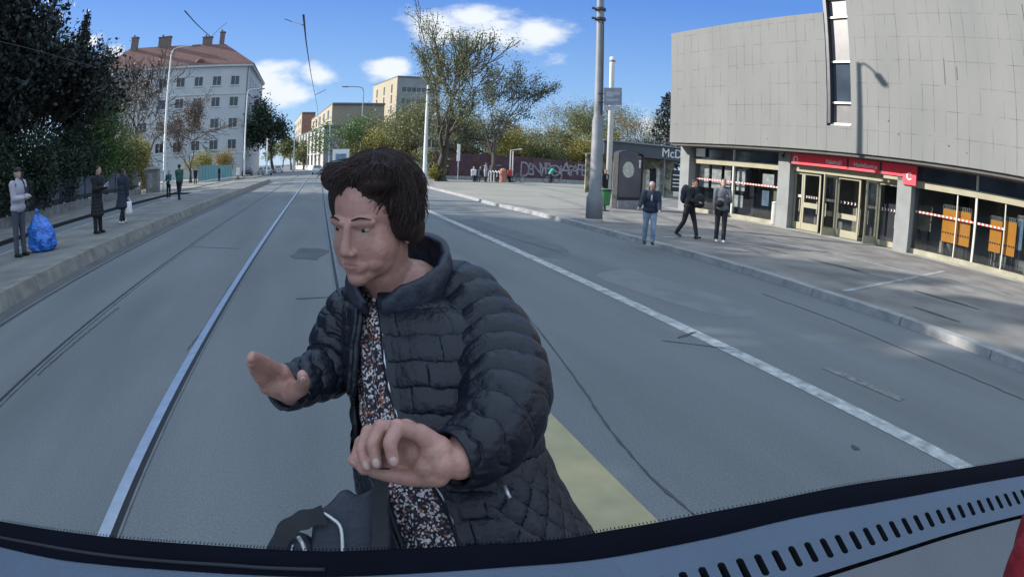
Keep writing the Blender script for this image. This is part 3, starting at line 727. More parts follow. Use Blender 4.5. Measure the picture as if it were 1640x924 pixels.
# ================================================================== trees and plants
mat('bark', (0.055, 0.045, 0.038), .9, .35, 6, .6, 14)
mat('barkgrey', (0.062, 0.053, 0.045), .9, .3, 6, .6, 14)
leafmat('leaf_olive', [(0.078, 0.093, 0.031), (0.139, 0.155, 0.054), (0.202, 0.202, 0.078), (0.109, 0.124, 0.046)])
leafmat('leaf_green', [(0.048, 0.096, 0.032), (0.096, 0.160, 0.048), (0.144, 0.224, 0.064), (0.064, 0.112, 0.040)])
leafmat('leaf_dark', [(0.018, 0.030, 0.018), (0.030, 0.053, 0.030), (0.045, 0.068, 0.038)])
leafmat('leaf_conifer', [(.008, .014, .012), (.014, .022, .018), (.02, .03, .022)], trans=.05)
leafmat('leaf_yellow', [(0.230, 0.207, 0.046), (0.345, 0.299, 0.069), (0.184, 0.184, 0.057), (0.299, 0.230, 0.057)])
leafmat('leaf_autumn', [(0.162, 0.135, 0.041), (0.270, 0.176, 0.054), (0.324, 0.149, 0.041), (0.135, 0.149, 0.054), (0.230, 0.216, 0.068)])
leafmat('leaf_pale', [(0.168, 0.168, 0.098), (0.252, 0.238, 0.140), (0.140, 0.154, 0.084), (0.210, 0.182, 0.126)])
leafmat('leaf_brown', [(0.108, 0.072, 0.054), (0.156, 0.102, 0.072), (0.084, 0.060, 0.048), (0.132, 0.108, 0.072)])

def leaves_mesh(name, pts, size, rng, aspect=.6, up=.3):
    """Many separate bent leaf blades at the given points."""
    pts = np.asarray(pts, float); n = len(pts)
    d = rng.normal(size=(n, 3)); d[:, 2] *= .7; d /= np.linalg.norm(d, axis=1)[:, None] + 1e-9
    e = rng.normal(size=(n, 3)); e -= d * (e * d).sum(1)[:, None]; e /= np.linalg.norm(e, axis=1)[:, None] + 1e-9
    s = size * rng.uniform(.55, 1.3, n)[:, None]
    nrm = np.cross(d, e)
    a = pts - d * s * .5; c = pts + d * s * .5
    b = pts + e * s * aspect * .5 + nrm * s * .12; f = pts - e * s * aspect * .5 + nrm * s * .12
    V = np.stack([a, b, c, f], 1).reshape(-1, 3)
    me = bpy.data.meshes.new(name)
    me.vertices.add(4 * n); me.vertices.foreach_set('co', V.astype(np.float32).ravel())
    me.loops.add(4 * n); me.loops.foreach_set('vertex_index', np.arange(4 * n, dtype=np.int32))
    me.polygons.add(n); me.polygons.foreach_set('loop_start', np.arange(0, 4 * n, 4, dtype=np.int32)); 
    me.update(calc_edges=True); me.validate()
    return me
def branches(base, height, rng, spread=.55, levels=4, trunk=.22, fork=.32, kids=(3, 4), lean=0.0, droop=0.0, bend=.10, bole=1.0, rmin=.006):
    """A tapered trunk with limbs; returns the mesh builder and the twig points."""
    mb = MB(); tips = []
    def grow(p, d, L, r, lv):
        n = 5 if lv < 2 else 3
        pts = [p.copy()]; rad = [r]; q = p.copy(); dd = d.copy()
        for i in range(n):
            dd = (dd + Vector(rng.normal(0, bend, 3)) + Vector((0, 0, (.05 if lv else .0) - droop * lv * .03))).normalized()
            q = q + dd * (L / n); pts.append(q.copy()); rad.append(max(rmin, r * (1 - .5 * (i + 1) / n)))
        mb.tube(pts, rad, 9 if lv == 0 else (6 if lv == 1 else (4 if lv == 2 else 3)), caps=False)
        if lv >= levels:
            for q in pts[1:]: tips.append(q)
            return
        k = int(rng.integers(kids[0], kids[1] + 1)) + (1 if lv == 0 else 0)
        if lv >= 1: tips.extend(pts[-2:])
        for j in range(k):
            t = 1.0 if j == 0 else rng.uniform(.45, 1.0)
            idx = min(n, max(1, int(round(t * n)))); o = pts[idx]
            az = rng.uniform(0, 2 * math.pi) if lv else 2 * math.pi * (j + rng.uniform(-.25, .25)) / k
            ang = spread * rng.uniform(.55, 1.25) * (.45 if j == 0 else 1)
            u = Vector((math.cos(az), math.sin(az), 0)); u = (u - dd * u.dot(dd)).normalized()
            nd = (dd * math.cos(ang) + u * math.sin(ang)).normalized()
            grow(o, nd, L * rng.uniform(.62, .85) * (1.05 / bole if lv == 0 else 1), rad[idx] * (.78 if j == 0 else .6), lv + 1)
    d0 = Vector((math.sin(lean), 0, math.cos(lean)))
    # root flare
    mb.tube([base + Vector((0, 0, -.1)), base + Vector((0, 0, .25))], [trunk * 1.5, trunk], 9, caps=False)
    grow(base + Vector((0, 0, .2)), d0, height * fork * bole, trunk, 0)
    return mb, tips
def tree(name, label, cat, base, height, seed, lm, leaves=3000, lsize=.3, cluster=.5, bark='bark', group=None, crown_name='crown', xs=1.0, shear=0.0, **kw):
    rng = np.random.default_rng(seed)
    t = thing(name, label, cat, base, 0, group)
    mb, tips = branches(Vector(base), height, rng, **kw)
    # fit the height
    zmax = max(p.z for p in tips) - base[2]; s = height / zmax
    def fit(x, y, z): h = (z - base[2]) * s; return (base[0] + (x - base[0]) * s * xs + shear * max(0, h - height * .18), base[1] + (y - base[1]) * s, base[2] + h)
    mb.v = [fit(*v) for v in mb.v]
    T = np.array([fit(*p) for p in tips])
    part('trunk', mb, bark, t, True)
    if leaves:
        i = rng.integers(0, len(T), leaves)
        P = T[i] + rng.normal(0, cluster, (leaves, 3))
        P = P[P[:, 2] > base[2] + .15]
        link(crown_name, leaves_mesh(crown_name, P, lsize, rng), lm, t)
    return t
def blob_pts(rng, n, c, r, lumps=9, hollow=.55):
    """Points in the outer parts of a lumpy crown."""
    c = np.array(c, float); r = np.array(r, float)
    L = rng.normal(size=(lumps, 3)); L /= np.linalg.norm(L, axis=1)[:, None]; L *= rng.uniform(.35, .75, (lumps, 1))
    rad = rng.uniform(.3, .55, lumps)
    k = rng.integers(0, lumps, n); d = rng.normal(size=(n, 3)); d /= np.linalg.norm(d, axis=1)[:, None]
    q = L[k] + d * (rad[k] * rng.uniform(hollow, 1.0, n))[:, None]
    return c + q * r
def bush(name, label, cat, base, size, seed, lm, n=2500, lsize=.2, group=None, stems=6, lumps=9, bark='bark'):
    """A shrub: stems from the base and a lumpy crown of leaves; size = half-widths and height."""
    rng = np.random.default_rng(seed); base = Vector(base)
    t = thing(name, label, cat, base, 0, group)
    mb = MB()
    for i in range(stems):
        a = rng.uniform(0, 6.28); e = base + Vector((math.cos(a) * size[0] * rng.uniform(.2, .7), math.sin(a) * size[1] * rng.uniform(.2, .7), size[2] * rng.uniform(.55, .95)))
        m = (base + e) / 2 + Vector((rng.normal(0, .1), rng.normal(0, .1), size[2] * .08))
        mb.tube(catmull([base + Vector((rng.normal(0, .08), rng.normal(0, .08), 0)), m, e], 6), [.012 * size[2] * (1 - .12 * k) for k in range(7)], 5, caps=False)
    part('stem', mb, bark, t, True)
    P = blob_pts(rng, n, base + Vector((0, 0, size[2] * .52)), (size[0], size[1], size[2] * .52), lumps)
    P = P[P[:, 2] > base.z + .02]
    link('foliage', leaves_mesh('foliage', P, lsize, rng), lm, t)
    return t
def conifer(label, base, height, radius, seed, n=9000, group='tall dark conifers behind the left fence', lsize=.42, lm='leaf_conifer', bare=.06):
    rng = np.random.default_rng(seed); base = Vector(base)
    t = thing('conifer', label, 'tree', base, 0, group)
    mb = MB(); mb.tube([base, base + Vector((0, 0, height * .5)), base + Vector((0, 0, height * .99))], [.022 * height * .8, .013 * height, .015], 8)
    z = np.clip(rng.beta(1.0, 1.35, n), 0, .995); zz = bare + (1 - bare) * z
    tier = np.floor(zz * 24) / 24
    az = rng.uniform(0, 2 * np.pi, n)
    lobe = 1 + .22 * np.sin(az * 3 + tier * 40) + .15 * np.sin(az * 7 + tier * 91)
    rmax = radius * (1 - zz) ** .55 * lobe * (.82 + .3 * np.sin(zz * 95) ** 2) + .12
    rr = rmax * np.sqrt(rng.uniform(.02, 1, n))
    P = np.stack([base.x + rr * np.cos(az), base.y + rr * np.sin(az), base.z + zz * height - rr * .28 + rng.normal(0, .12, n)], 1)
    for i in range(26):
        a = rng.uniform(0, 6.28); h = rng.uniform(bare, .9); r_ = radius * (1 - h) ** .55
        s = base + Vector((0, 0, h * height)); e = s + Vector((math.cos(a) * r_, math.sin(a) * r_, -.25 * r_)); mb.tube([s, (s + e) / 2 + Vector((0, 0, .08 * r_)), e], [.05, .03, .01], 4, caps=False)
    part('trunk', mb, 'bark', t, True)
    link('crown', leaves_mesh('crown', P, lsize, rng, aspect=.38), lm, t)
    return t
# tall conifers behind the left fence: they keep this stretch of the street in shade
spec = [(-21, 5, 18.5, 4.4), (-20.5, 9.5, 18.0, 4.2), (-21, 14, 18.3, 4.2), (-19.8, 18, 17.6, 4.2), (-21.2, 22, 18.2, 4.4), (-19.8, 25.2, 17.4, 4.0), (-21.0, 28.4, 17.2, 3.9), (-20.0, 31.6, 15.6, 3.1)]
labs = ['very tall dark conifer outside the left edge, nearest of the row', 'very tall dark conifer second from us in the row behind the left fence', 'very tall dark conifer third from us in the row behind the left fence', 'tall dark conifer fourth from us behind the left fence',
        'tall dark conifer fifth from us behind the left fence', 'tall dark conifer at the very left edge of the view', 'tall dark conifer behind the man with the cap', 'dark conifer between the tall ones and the slender one, with sky gaps']
for i, ((x, y, h, r), lab) in enumerate(zip(spec, labs)):
    if i in (5, 7): tree('evergreen_tree', lab.replace('conifer', 'evergreen tree'), 'tree', (x, y, .05), h, 510 + i, 'leaf_conifer', leaves=17000, lsize=.42, cluster=.62, spread=.60, levels=5, trunk=.3, fork=.25, kids=(3, 4), bole=.35, rmin=.02, group='tall dark conifers behind the left fence'); continue
    conifer(lab, (x, y, .05), h, r, 20 + i, n=(15000 if y > 20 else 7500), lsize=(.5 if y > 20 else .85))
pt = AY(120, 200, 37.5); conifer('slender pointed dark conifer, rightmost and nearest the building', (pt.x, pt.y, .05), 1.8 + 0.285 * math.hypot(pt.x, 37.5), 1.3, 41, n=6500, lsize=.34)
for (px, y, top, sd_, lab) in [(92, 40, 78, 611, 'ragged dark evergreen tree just left of the slender conifer, sky showing through'), (58, 36, 30, 614, 'dark evergreen tree leaning over the fence behind the blue sack')]:
    p = AY(px, 280, y); tree('evergreen_tree', lab, 'tree', (p.x, p.y, .05), 1.8 + ray(px, top).z / ray(px, top).xy.length * p.xy.length, sd_, 'leaf_conifer', leaves=12000, lsize=.36, cluster=.5, spread=.50, levels=5, trunk=.24, fork=.25, kids=(3, 4), bole=.35, rmin=.02, group='tall dark conifers behind the left fence')
# sprawling evergreen shrubs over the fence
sh = [(-10, 23.5, (2.6, 1.5, 4.6), 'leaf_dark', 'dark evergreen shrub over the fence, leftmost and nearest'), (35, 27, (2.8, 1.7, 4.4), 'leaf_dark', 'dark evergreen shrub over the fence behind the blue bag'), (78, 31, (2.6, 1.7, 4.4), 'leaf_dark', 'dark evergreen shrub between the blue bag and the man in black'),
      (112, 35, (2.8, 2.0, 5.6), 'leaf_dark', 'dark evergreen shrub over the fence left of the man in black'), (150, 38, (3.0, 2.2, 7.2), 'leaf_green', 'mid green shrub over the fence behind the man in the long black coat'),
      (183, 44, (2.6, 2.2, 5.4), 'leaf_olive', 'olive shrub over the fence behind the woman with the white bag'), (212, 50, (2.6, 2.0, 5.4), 'leaf_yellow', 'yellow green shrub left of the stone gate post'),
      (200, 54, (2.4, 2.2, 7.2), 'leaf_pale', 'pale sunlit shrub rising behind the yellow green one')]
for i, (px, y, sz, lm, lab) in enumerate(sh):
    p = AY(px, 300, y)
    bush('shrub', lab, 'shrub', (p.x, p.y, .05), sz, 60 + i, lm, n=6500, lsize=.22, group='shrubs over the left fence', lumps=18)
b = thing('hedge', 'low dark ivy growing along the left fence', 'hedge', (-16.9, 25, .05))
rng = np.random.default_rng(5)
P = np.stack([rng.normal(-16.75, .28, 9000), rng.uniform(4, 42, 9000), 1.0 + 1.6 * rng.beta(1.6, 1.2, 9000)], 1)
link('foliage', leaves_mesh('foliage', P, .2, rng), 'leaf_dark', b)

# bare and thin trees
p = AY(231, 290, 62); tree('bare_tree', 'large bare brown tree in front of the red roofed building', 'tree', (p.x, p.y, 0), 18.0, 7, 'leaf_brown', leaves=2600, lsize=.22, cluster=.4, spread=.74, levels=6, trunk=.36, fork=.26, kids=(3, 3), bend=.15, rmin=.026, bole=.6, xs=1.15)
p = AY(305, 285, 75); tree('bare_tree', 'smaller twiggy brown tree at the corner windows of the red roofed building', 'tree', (p.x, p.y, 0), 12.5, 11, 'leaf_brown', leaves=5200, lsize=.22, cluster=.55, spread=.5, levels=6, trunk=.2, fork=.25, kids=(2, 3), rmin=.025, bole=.5)
p = AY(170, 285, 52); tree('bare_tree', 'thin bare tree leaning at the left of the red roofed building', 'tree', (p.x, p.y, 0), 11.5, 13, 'leaf_brown', leaves=900, lsize=.22, cluster=.4, spread=.45, levels=5, trunk=.2, fork=.3, kids=(2, 3))
p = AY(325, 285, 84); tree('small_tree', 'small yellow leaved tree before the turquoise fence', 'tree', (p.x, p.y, 0), 3.9, 17, 'leaf_yellow', leaves=2600, lsize=.24, cluster=.45, spread=.9, levels=3, trunk=.1, fork=.4)
p = AY(358, 285, 88); tree('small_tree', 'small yellow orange tree at the right end of the turquoise fence', 'tree', (p.x, p.y, 0), 4.4, 18, 'leaf_autumn', leaves=2400, lsize=.24, cluster=.45, spread=.9, levels=3, trunk=.1, fork=.4)
p = AY(436, 275, 118); tree('dark_tree', 'dense dark green street tree at the end of the left pavement', 'tree', (p.x, p.y, 0), 15.5, 23, 'leaf_dark', leaves=9000, lsize=.55, cluster=.85, spread=.62, levels=4, trunk=.4, fork=.34, kids=(3, 3))
for i, (px, y, h, lm, lab) in enumerate([(452, 190, 10, 'leaf_yellow', 'pale sunlit tree at the far end of the street, left'), (466, 175, 10, 'leaf_olive', 'sunlit tree at the far end of the street beside the beige building'), (425, 200, 11, 'leaf_olive', 'distant green tree seen under the dark street tree'), (486, 170, 8, 'leaf_olive', 'low distant tree at the road end before the white ground floors')]):
    p = AY(px, 275, y); tree('distant_tree', lab, 'tree', (p.x, p.y, 0), h, 30 + i, lm, leaves=2500, lsize=.6, cluster=.8, spread=.6, levels=3, trunk=.25, fork=.35, group='distant trees at the road end')
# the two big trees on the plaza
p = AY(707, 292, 51); tree('plaza_tree', 'tallest half bare tree with thick trunk beside the pale pole', 'tree', (p.x, p.y, .1), 17.0, 400, 'leaf_olive', leaves=11500, lsize=.16, cluster=.32, bark='barkgrey', spread=.46, levels=5, trunk=.44, fork=.27, kids=(3, 3), bend=.16, bole=.8, rmin=.034, xs=.85, shear=-.20, group='big half bare trees on the plaza')
p = AY(788, 294, 53); tree('plaza_tree', 'second half bare tree, wide and leaning right behind the seated people', 'tree', (p.x, p.y, .1), 13.0, 415, 'leaf_dark', leaves=13000, lsize=.17, cluster=.32, bark='bark', spread=.75, levels=5, trunk=.36, fork=.34, kids=(3, 3), bend=.16, lean=.05, bole=.9, rmin=.034, shear=.16, xs=.95, group='big half bare trees on the plaza')
# the belt of trees behind the graffiti wall
belt = [(655, 62, 9, 'leaf_olive'), (690, 70, 10, 'leaf_pale'), (735, 66, 9, 'leaf_olive'), (770, 72, 8.5, 'leaf_pale'), (810, 62, 6.0, 'leaf_yellow'), (835, 66, 7.6, 'leaf_autumn'), (868, 72, 7.5, 'leaf_pale'), (900, 64, 6.8, 'leaf_olive'),
        (915, 74, 12.0, 'leaf_pale'), (942, 70, 11.0, 'leaf_olive'), (968, 66, 7.0, 'leaf_yellow'), (985, 70, 10.6, 'leaf_autumn'), (1000, 74, 11.5, 'leaf_pale'), (1020, 70, 7.5, 'leaf_olive'), (925, 60, 5.5, 'leaf_yellow'), (855, 60, 4.6, 'leaf_olive')]
pos = ['beside the pale pole', 'behind the tallest plaza tree', 'behind the white sign post', 'behind the leaning plaza tree', 'bright yellow, low, right of the leaning plaza tree', 'orange brown, above the cyclist', 'grey green, above the graffiti', 'low, above the white letters',
       'tall pale, left of the tram pole', 'olive, directly behind the tram pole', 'yellow, low, just right of the tram pole', 'rust coloured, below the hanging sign', 'tall pale, above the advertising panel', 'green, above the station canopy', 'yellow green, low, at the right end of the wall', 'low green, above the middle of the wall']
for i, ((px, y, h, lm), ps) in enumerate(zip(belt, pos)):
    p = AY(px, 285, y)
    tree('background_tree', 'autumn tree behind the graffiti wall, ' + ps, 'tree', (p.x, p.y, 0), h, 200 + i, lm, leaves=5200, lsize=.21, cluster=.55, bark='barkgrey', spread=.52, levels=4, trunk=.14, fork=.22, kids=(3, 4), bole=.4, group='trees behind the graffiti wall')
und = [(700, 58, 3.2, 'leaf_olive', 'at the left end of the wall'), (730, 60, 3.6, 'leaf_pale', 'under the white sign post'), (762, 60, 3.4, 'leaf_olive', 'behind the seated man in white'), (800, 60, 3.2, 'leaf_yellow', 'bright yellow beside the leaning tree'), (828, 60, 3.6, 'leaf_autumn', 'rusty, above the parked bicycle'), (860, 62, 3.6, 'leaf_pale', 'pale, above the first white letters'),
       (890, 60, 3.4, 'leaf_olive', 'above the green shirted cyclist'), (915, 62, 3.6, 'leaf_pale', 'above the last white letters'), (940, 60, 3.4, 'leaf_yellow', 'yellow, beside the tram pole'), (972, 60, 3.8, 'leaf_yellow', 'yellow, above the green bin'), (1000, 62, 3.6, 'leaf_green', 'green, above the advertising panel'), (1030, 62, 3.2, 'leaf_olive', 'above the lettered canopy')]
for i, (px, y, h, lm, ps) in enumerate(und):
    p = AY(px, 285, y); bush('undergrowth_bush', 'tangled bush behind the graffiti wall, ' + ps, 'bush', (p.x, p.y, 0), (2.6, 1.8, h + .6), 300 + i, lm, n=3200, lsize=.22, group='bushes behind the graffiti wall', lumps=12, bark='barkgrey')
p = AY(1068, 240, 52); conifer('dark pine beside the corner of the station roof', (p.x, p.y, 0), 10.8, 2.6, 77, n=3000, group=None, lsize=.5)
# trees and bushes in the middle distance
for i, (px, y, h, lm, lab) in enumerate([(556, 78, 8.6, 'leaf_green', 'bright green tree in front of the beige apartment block'), (600, 84, 8.4, 'leaf_brown', 'reddish bare tree right of the curved street lamp'), (640, 80, 7.5, 'leaf_autumn', 'golden tree above the head of the woman'), (622, 72, 6.4, 'leaf_yellow', 'low golden bush tree left of the pale pole'), (580, 86, 6.2, 'leaf_olive', 'low olive tree at the foot of the curved street lamp'), (668, 78, 9.0, 'leaf_olive', 'olive tree before the old yellow house')]):
    p = AY(px, 280, y); tree('roadside_tree', lab, 'tree', (p.x, p.y, 0), h, 260 + i, lm, leaves=5200, lsize=.26, cluster=.6, spread=.52, levels=4, trunk=.14, fork=.22, kids=(3, 4), bole=.4, bark='barkgrey', group='trees along the far right side of the street')
p = AY(697, 290, 50.5); bush('bush', 'small yellow green bush at the foot of the tallest plaza tree', 'bush', (p.x, p.y, .1), (.9, .8, 1.6), 90, 'leaf_yellow', n=1600, lsize=.16)

# ================================================================== buildings in the distance
mat('wallblue', (0.40, 0.41, 0.43), .8, .06, .3); mat('wallcream_sunlit', (0.36, 0.31, 0.22), .8, .08, .2); mat('wallbeige_shaded', (0.26, 0.22, 0.165), .8, .08, .2)
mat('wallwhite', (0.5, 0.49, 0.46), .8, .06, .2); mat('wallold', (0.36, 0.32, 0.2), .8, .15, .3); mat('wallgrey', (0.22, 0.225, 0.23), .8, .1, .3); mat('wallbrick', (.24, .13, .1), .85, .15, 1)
mat('rooftile', (0.13, 0.052, 0.042), .85, .25, 1.5, .5, 10); mat('winglass', (.03, .035, .045), .15, .3, .3); mat('cornice', (.46, .46, .47), .8, .05, 1)
mat('roofgrey', (.12, .12, .125), .8, .1, 1); mat('chimneybrick', (.16, .12, .11), .9, .2, 2)
def wall_windows(par, A, B, rows, cols, w, h, u_in=(.05, .95), fm='cornice', deep=.07, sill=True, skip=()):
    A, B = Vector(A), Vector(B); t = (B - A); L = t.length; t.normalize(); n = Vector((t.y, -t.x, 0))
    if n.dot(-A) < 0: n = -n
    for r, z in enumerate(rows):
        for c in range(cols):
            if (r, c) in skip: continue
            u = L * (u_in[0] + (u_in[1] - u_in[0]) * ((c + .5) / cols)); o = A + t * u + Vector((0, 0, z))
            def bx(mb, du0, du1, dz0, dz1, e0, e1):
                P = lambda du, dz, e: o + t * du + n * e + Vector((0, 0, dz))
                mb.hexa([P(du0, dz0, e0), P(du1, dz0, e0), P(du1, dz0, e1), P(du0, dz0, e1)], [P(du0, dz1, e0), P(du1, dz1, e0), P(du1, dz1, e1), P(du0, dz1, e1)])
            f = MB(); k = .09
            bx(f, -w / 2, -w / 2 + k, 0, h, .004, deep); bx(f, w / 2 - k, w / 2, 0, h, .004, deep); bx(f, -w / 2 + k, w / 2 - k, 0, k, .004, deep); bx(f, -w / 2 + k, w / 2 - k, h - k, h, .004, deep)
            bx(f, -.035, .035, k, h - k, .004, deep * .8)
            if sill: bx(f, -w / 2 - .1, w / 2 + .1, -.14, -.004, .004, deep + .1)
            fo = part('window', f, fm, par); g = MB(); bx(g, -w / 2 + k, w / 2 - k, k, h - k, .005, deep * .4); part('pane', g, 'winglass', fo)
def block(mb, pts, z0, z1):
    n = len(pts); mb.prism([(p[0], p[1], z0) for p in pts], (0, 0, z1 - z0))
# the red roofed apartment house on the left
y0 = 112.0
A = AY(150, 280, 108); A.z = 0; Bc = AY(392, 280, 116); Bc.z = 0
ez = EYE.z + (ray(397, 106).z / ray(397, 106).xy.length) * Bc.xy.length
C_ = Bc + Vector((-.2, 30, 0)); Dd = A + Vector((-.2, 30, 0))
bl = thing('apartment_house', 'pale blue apartment house with red hipped tile roof and tall chimneys', 'building', (A + Bc) / 2)
b = MB(); block(b, [A, Bc, C_, Dd], 0, ez); part('wall', b, 'wallblue', bl)
b = MB(); t = (Bc - A).normalized(); n = Vector((t.y, -t.x, 0))
def band(z0, z1, e):
    q = [A - t * e + n * e, Bc + t * e + n * e, C_ + t * e - n * e, Dd - t * e - n * e]; block(b, q, z0, z1)
band(ez - .05, ez + .45, .55); band(ez * .74, ez * .74 + .3, .14); band(ez * .20, ez * .20 + .25, .12); part('cornice', b, 'cornice', bl)
zr = EYE.z + (ray(360, 65).z / ray(360, 65).xy.length) * (Bc.xy.length + 9)
rb = MB(); e = .75; q = [A - t * e + n * e, Bc + t * e + n * e, C_ + t * e - n * e, Dd - t * e - n * e]; q = [Vector((v.x, v.y, ez + .452)) for v in q]
r0 = AY(209, 77, 122); r1 = AY(362, 66, 128); r0.z = zr; r1.z = zr
rb.add(q + [r0, r1], [(0, 1, 5, 4), (1, 2, 5), (2, 3, 4, 5), (3, 0, 4), (3, 2, 1, 0)]); roof = part('roof', rb, 'rooftile', bl)
for (px, py, yy, w, h) in [(217, 63, 121, 1.5, 3.6), (265, 62, 124, 3.0, 1.8), (333, 62, 127, 2.2, 1.6), (357, 54, 128, 1.0, 2.4)]:
    p = AY(px, py, yy); cb = MB(); cb.box((p.x, p.y, p.z - h / 2 - .6), (w, 1.2, h + 1.4)); cb.box((p.x, p.y, p.z + .22), (w + .3, 1.5, .2)); cb.box((p.x - w * .2, p.y, p.z + .6), (.35, .35, .6)); part('chimney', cb, 'chimneybrick', roof)
cb = MB(); p = AY(320, 97, 114); cb.ell(p + Vector((0, .6, -.4)), (1.1, 1.2, .9)); part('roof_dormer', cb, 'rooftile', roof, True)
st_h = ez / 5.15
wall_windows(bl, A, Bc, [st_h * k + 1.0 for k in (1, 2, 3, 4)], 8, 1.9, 2.0, (.03, .97), skip=())
wall_windows(bl, Bc, C_, [st_h * k + 1.0 for k in (1, 2, 3, 4)], 6, 1.6, 2.0, (.03, .97))
b = MB(); p = Bc + t * .0; b.box(Bc + Vector((.04, 4, 2.0)), (.3, 3.0, 4.0)); b.box(Bc + Vector((.15, 4, 4.2)), (.9, 4.0, .4)); part('entrance_bay', b, 'wallwhite', bl)
b = MB(); p = Bc + n * .1 - t * .35; b.tube([p + Vector((0, 0, .1)), p + Vector((0, 0, ez - .1))], .09, 6); part('downpipe', b, 'roofgrey', bl)
# beige blocks down the street; left faces coloured paler for the sun they catch
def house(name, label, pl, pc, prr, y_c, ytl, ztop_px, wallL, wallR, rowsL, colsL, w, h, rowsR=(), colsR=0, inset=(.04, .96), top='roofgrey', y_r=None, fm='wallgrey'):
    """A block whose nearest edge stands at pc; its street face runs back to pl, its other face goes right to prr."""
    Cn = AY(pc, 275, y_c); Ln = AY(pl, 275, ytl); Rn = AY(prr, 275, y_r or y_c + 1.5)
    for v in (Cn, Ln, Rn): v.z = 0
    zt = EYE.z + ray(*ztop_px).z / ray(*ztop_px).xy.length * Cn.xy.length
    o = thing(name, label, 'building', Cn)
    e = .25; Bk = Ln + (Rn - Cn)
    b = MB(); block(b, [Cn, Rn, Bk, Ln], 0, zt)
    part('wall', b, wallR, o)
    # street face, a skin proud of the block that takes the sunlit colour
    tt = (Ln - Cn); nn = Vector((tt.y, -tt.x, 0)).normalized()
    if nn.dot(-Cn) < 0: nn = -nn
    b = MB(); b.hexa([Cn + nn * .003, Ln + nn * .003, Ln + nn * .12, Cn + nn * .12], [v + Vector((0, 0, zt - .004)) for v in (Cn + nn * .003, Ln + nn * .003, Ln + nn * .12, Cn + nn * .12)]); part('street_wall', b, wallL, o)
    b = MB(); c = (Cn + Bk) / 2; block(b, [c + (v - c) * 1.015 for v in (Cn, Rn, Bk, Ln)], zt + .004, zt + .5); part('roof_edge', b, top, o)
    hs = zt / (len(rowsL) if rowsL else 4)
    wall_windows(o, Cn + nn * .12, Ln + nn * .12, [r * zt for r in rowsL], colsL, w, h, inset, fm=fm, sill=False)
    if colsR: wall_windows(o, Cn, Rn, [r * zt for r in rowsR], colsR, 1.4, 1.6, (.1, .9), fm=fm, sill=False)
    return o
house('apartment_block', 'beige flat roofed apartment block with a blank brown gable towards us', 497, 529, 612, 150, 205, (529, 168), 'wallcream_sunlit', 'wallbeige_shaded', [.62, .80], 5, 3.2, 2.5)
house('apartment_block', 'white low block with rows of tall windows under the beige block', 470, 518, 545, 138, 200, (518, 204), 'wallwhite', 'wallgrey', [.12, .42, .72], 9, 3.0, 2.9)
house('apartment_block', 'narrow cream block with a red brown side farther down the street', 470, 481, 502, 215, 260, (481, 182), 'wallcream_sunlit', 'wallbrick', [.50, .66, .82], 4, 2.6, 1.9)
house('tower_block', 'modern cream tower block with a slanting top beyond the bare trees', 593, 631, 700, 190, 215, (631, 124), 'wallcream_sunlit', 'wallgrey', [.60, .72, .84], 3, 1.2, 3.0, rowsR=[.45, .58, .71, .84], colsR=7)
house('old_house', 'old yellow house with white dormers behind the bare plaza tree', 610, 640, 760, 96, 112, (640, 196), 'wallold', 'wallold', [.2, .52, .78], 2, 1.3, 1.8, rowsR=[.2, .50, .78], colsR=8, fm='wallwhite')
p = AY(655, 185, 97); b = thing('dormer_row', 'white dormer gables on the roof of the old yellow house', 'dormer', p)
for px in (655, 680, 705):
    p = AY(px, 196, 97); m_ = MB(); m_.prism([(p.x - 1.1, p.y, p.z - .6), (p.x + 1.1, p.y, p.z - .6), (p.x + 1.1, p.y, p.z + 1.2), (p.x, p.y, p.z + 2.2), (p.x - 1.1, p.y, p.z + 1.2)], (0, 1.5, 0)); part('gable', m_, 'wallwhite', b)
    m_ = MB(); m_.box((p.x, p.y - .02, p.z + .4), (1.0, .06, 1.2)); part('pane', m_, 'winglass', b)
# ================================================================== street furniture
mat('polegrey', (.20, .21, .225), .6, .12, 2.5)
mat('polepale', (.55, .56, .56), .45, .1, 2)
mat('greenbin', (.05, .22, .08), .5, .12, 3)
mat('adface', (.10, .10, .125), .35, .15, 1.5)
mat('adpale', (.52, .53, .48), .5, .2, 6)
mat('maroonwall', (.085, .045, .058), .85, .3, 1.2, .2, 12)
mat('graffiti', (.27, .25, .28), .7, .3, 4)
mat('graffitigreen', (.05, .35, .28), .7, .2, 4)
mat('stone', (.20, .195, .185), .9, .3, 2, .5, 12)
mat('fencegrey', (.10, .115, .14), .6, .25, 1.2)
mat('turquoise', (.16, .36, .36), .5, .2, 2)
mat('bagblue', (.012, .10, .46), .30, .35, 6, .5, 30, spec=.7, col2=(.03, .17, .60))
mat('signblue', (.05, .06, .11), .5, .1, 3); mat('wire', (.02, .02, .022), .6)
# tram pole on the right kerb
pb = G(951, 355, .12)
t = thing('tram_pole', 'thick grey tapered tram pole standing at the right kerb beside the green bin', 'pole', pb)
b = MB(); b.lathe(pb, [(.27, 0), (.27, .75), (.20, .95), (.185, 3.2), (.145, 3.35), (.12, 7.0), (.09, 11.0)], 18); part('mast', b, 'polegrey', t, True)
b = MB(); b.lathe(pb, [(.30, 0), (.30, .07), (.272, .10)], 18); part('base_collar', b, 'concrete', t)
la = [pb + Vector((0, 0, 10.6)), pb + Vector((-.25, 0, 11.1)), pb + Vector((-.8, 0, 11.35)), pb + Vector((-1.7, 0, 11.5))]
b = MB(); b.tube(catmull(la, 10), .04, 8); part('lamp_arm', b, 'polegrey', t, True)
b = MB(); b.box(pb + Vector((-2.0, 0, 11.5)), (.7, .24, .12)); b.ell(pb + Vector((-2.05, 0, 11.44)), (.3, .11, .09)); part('lamp_head', b, 'polegrey', t)
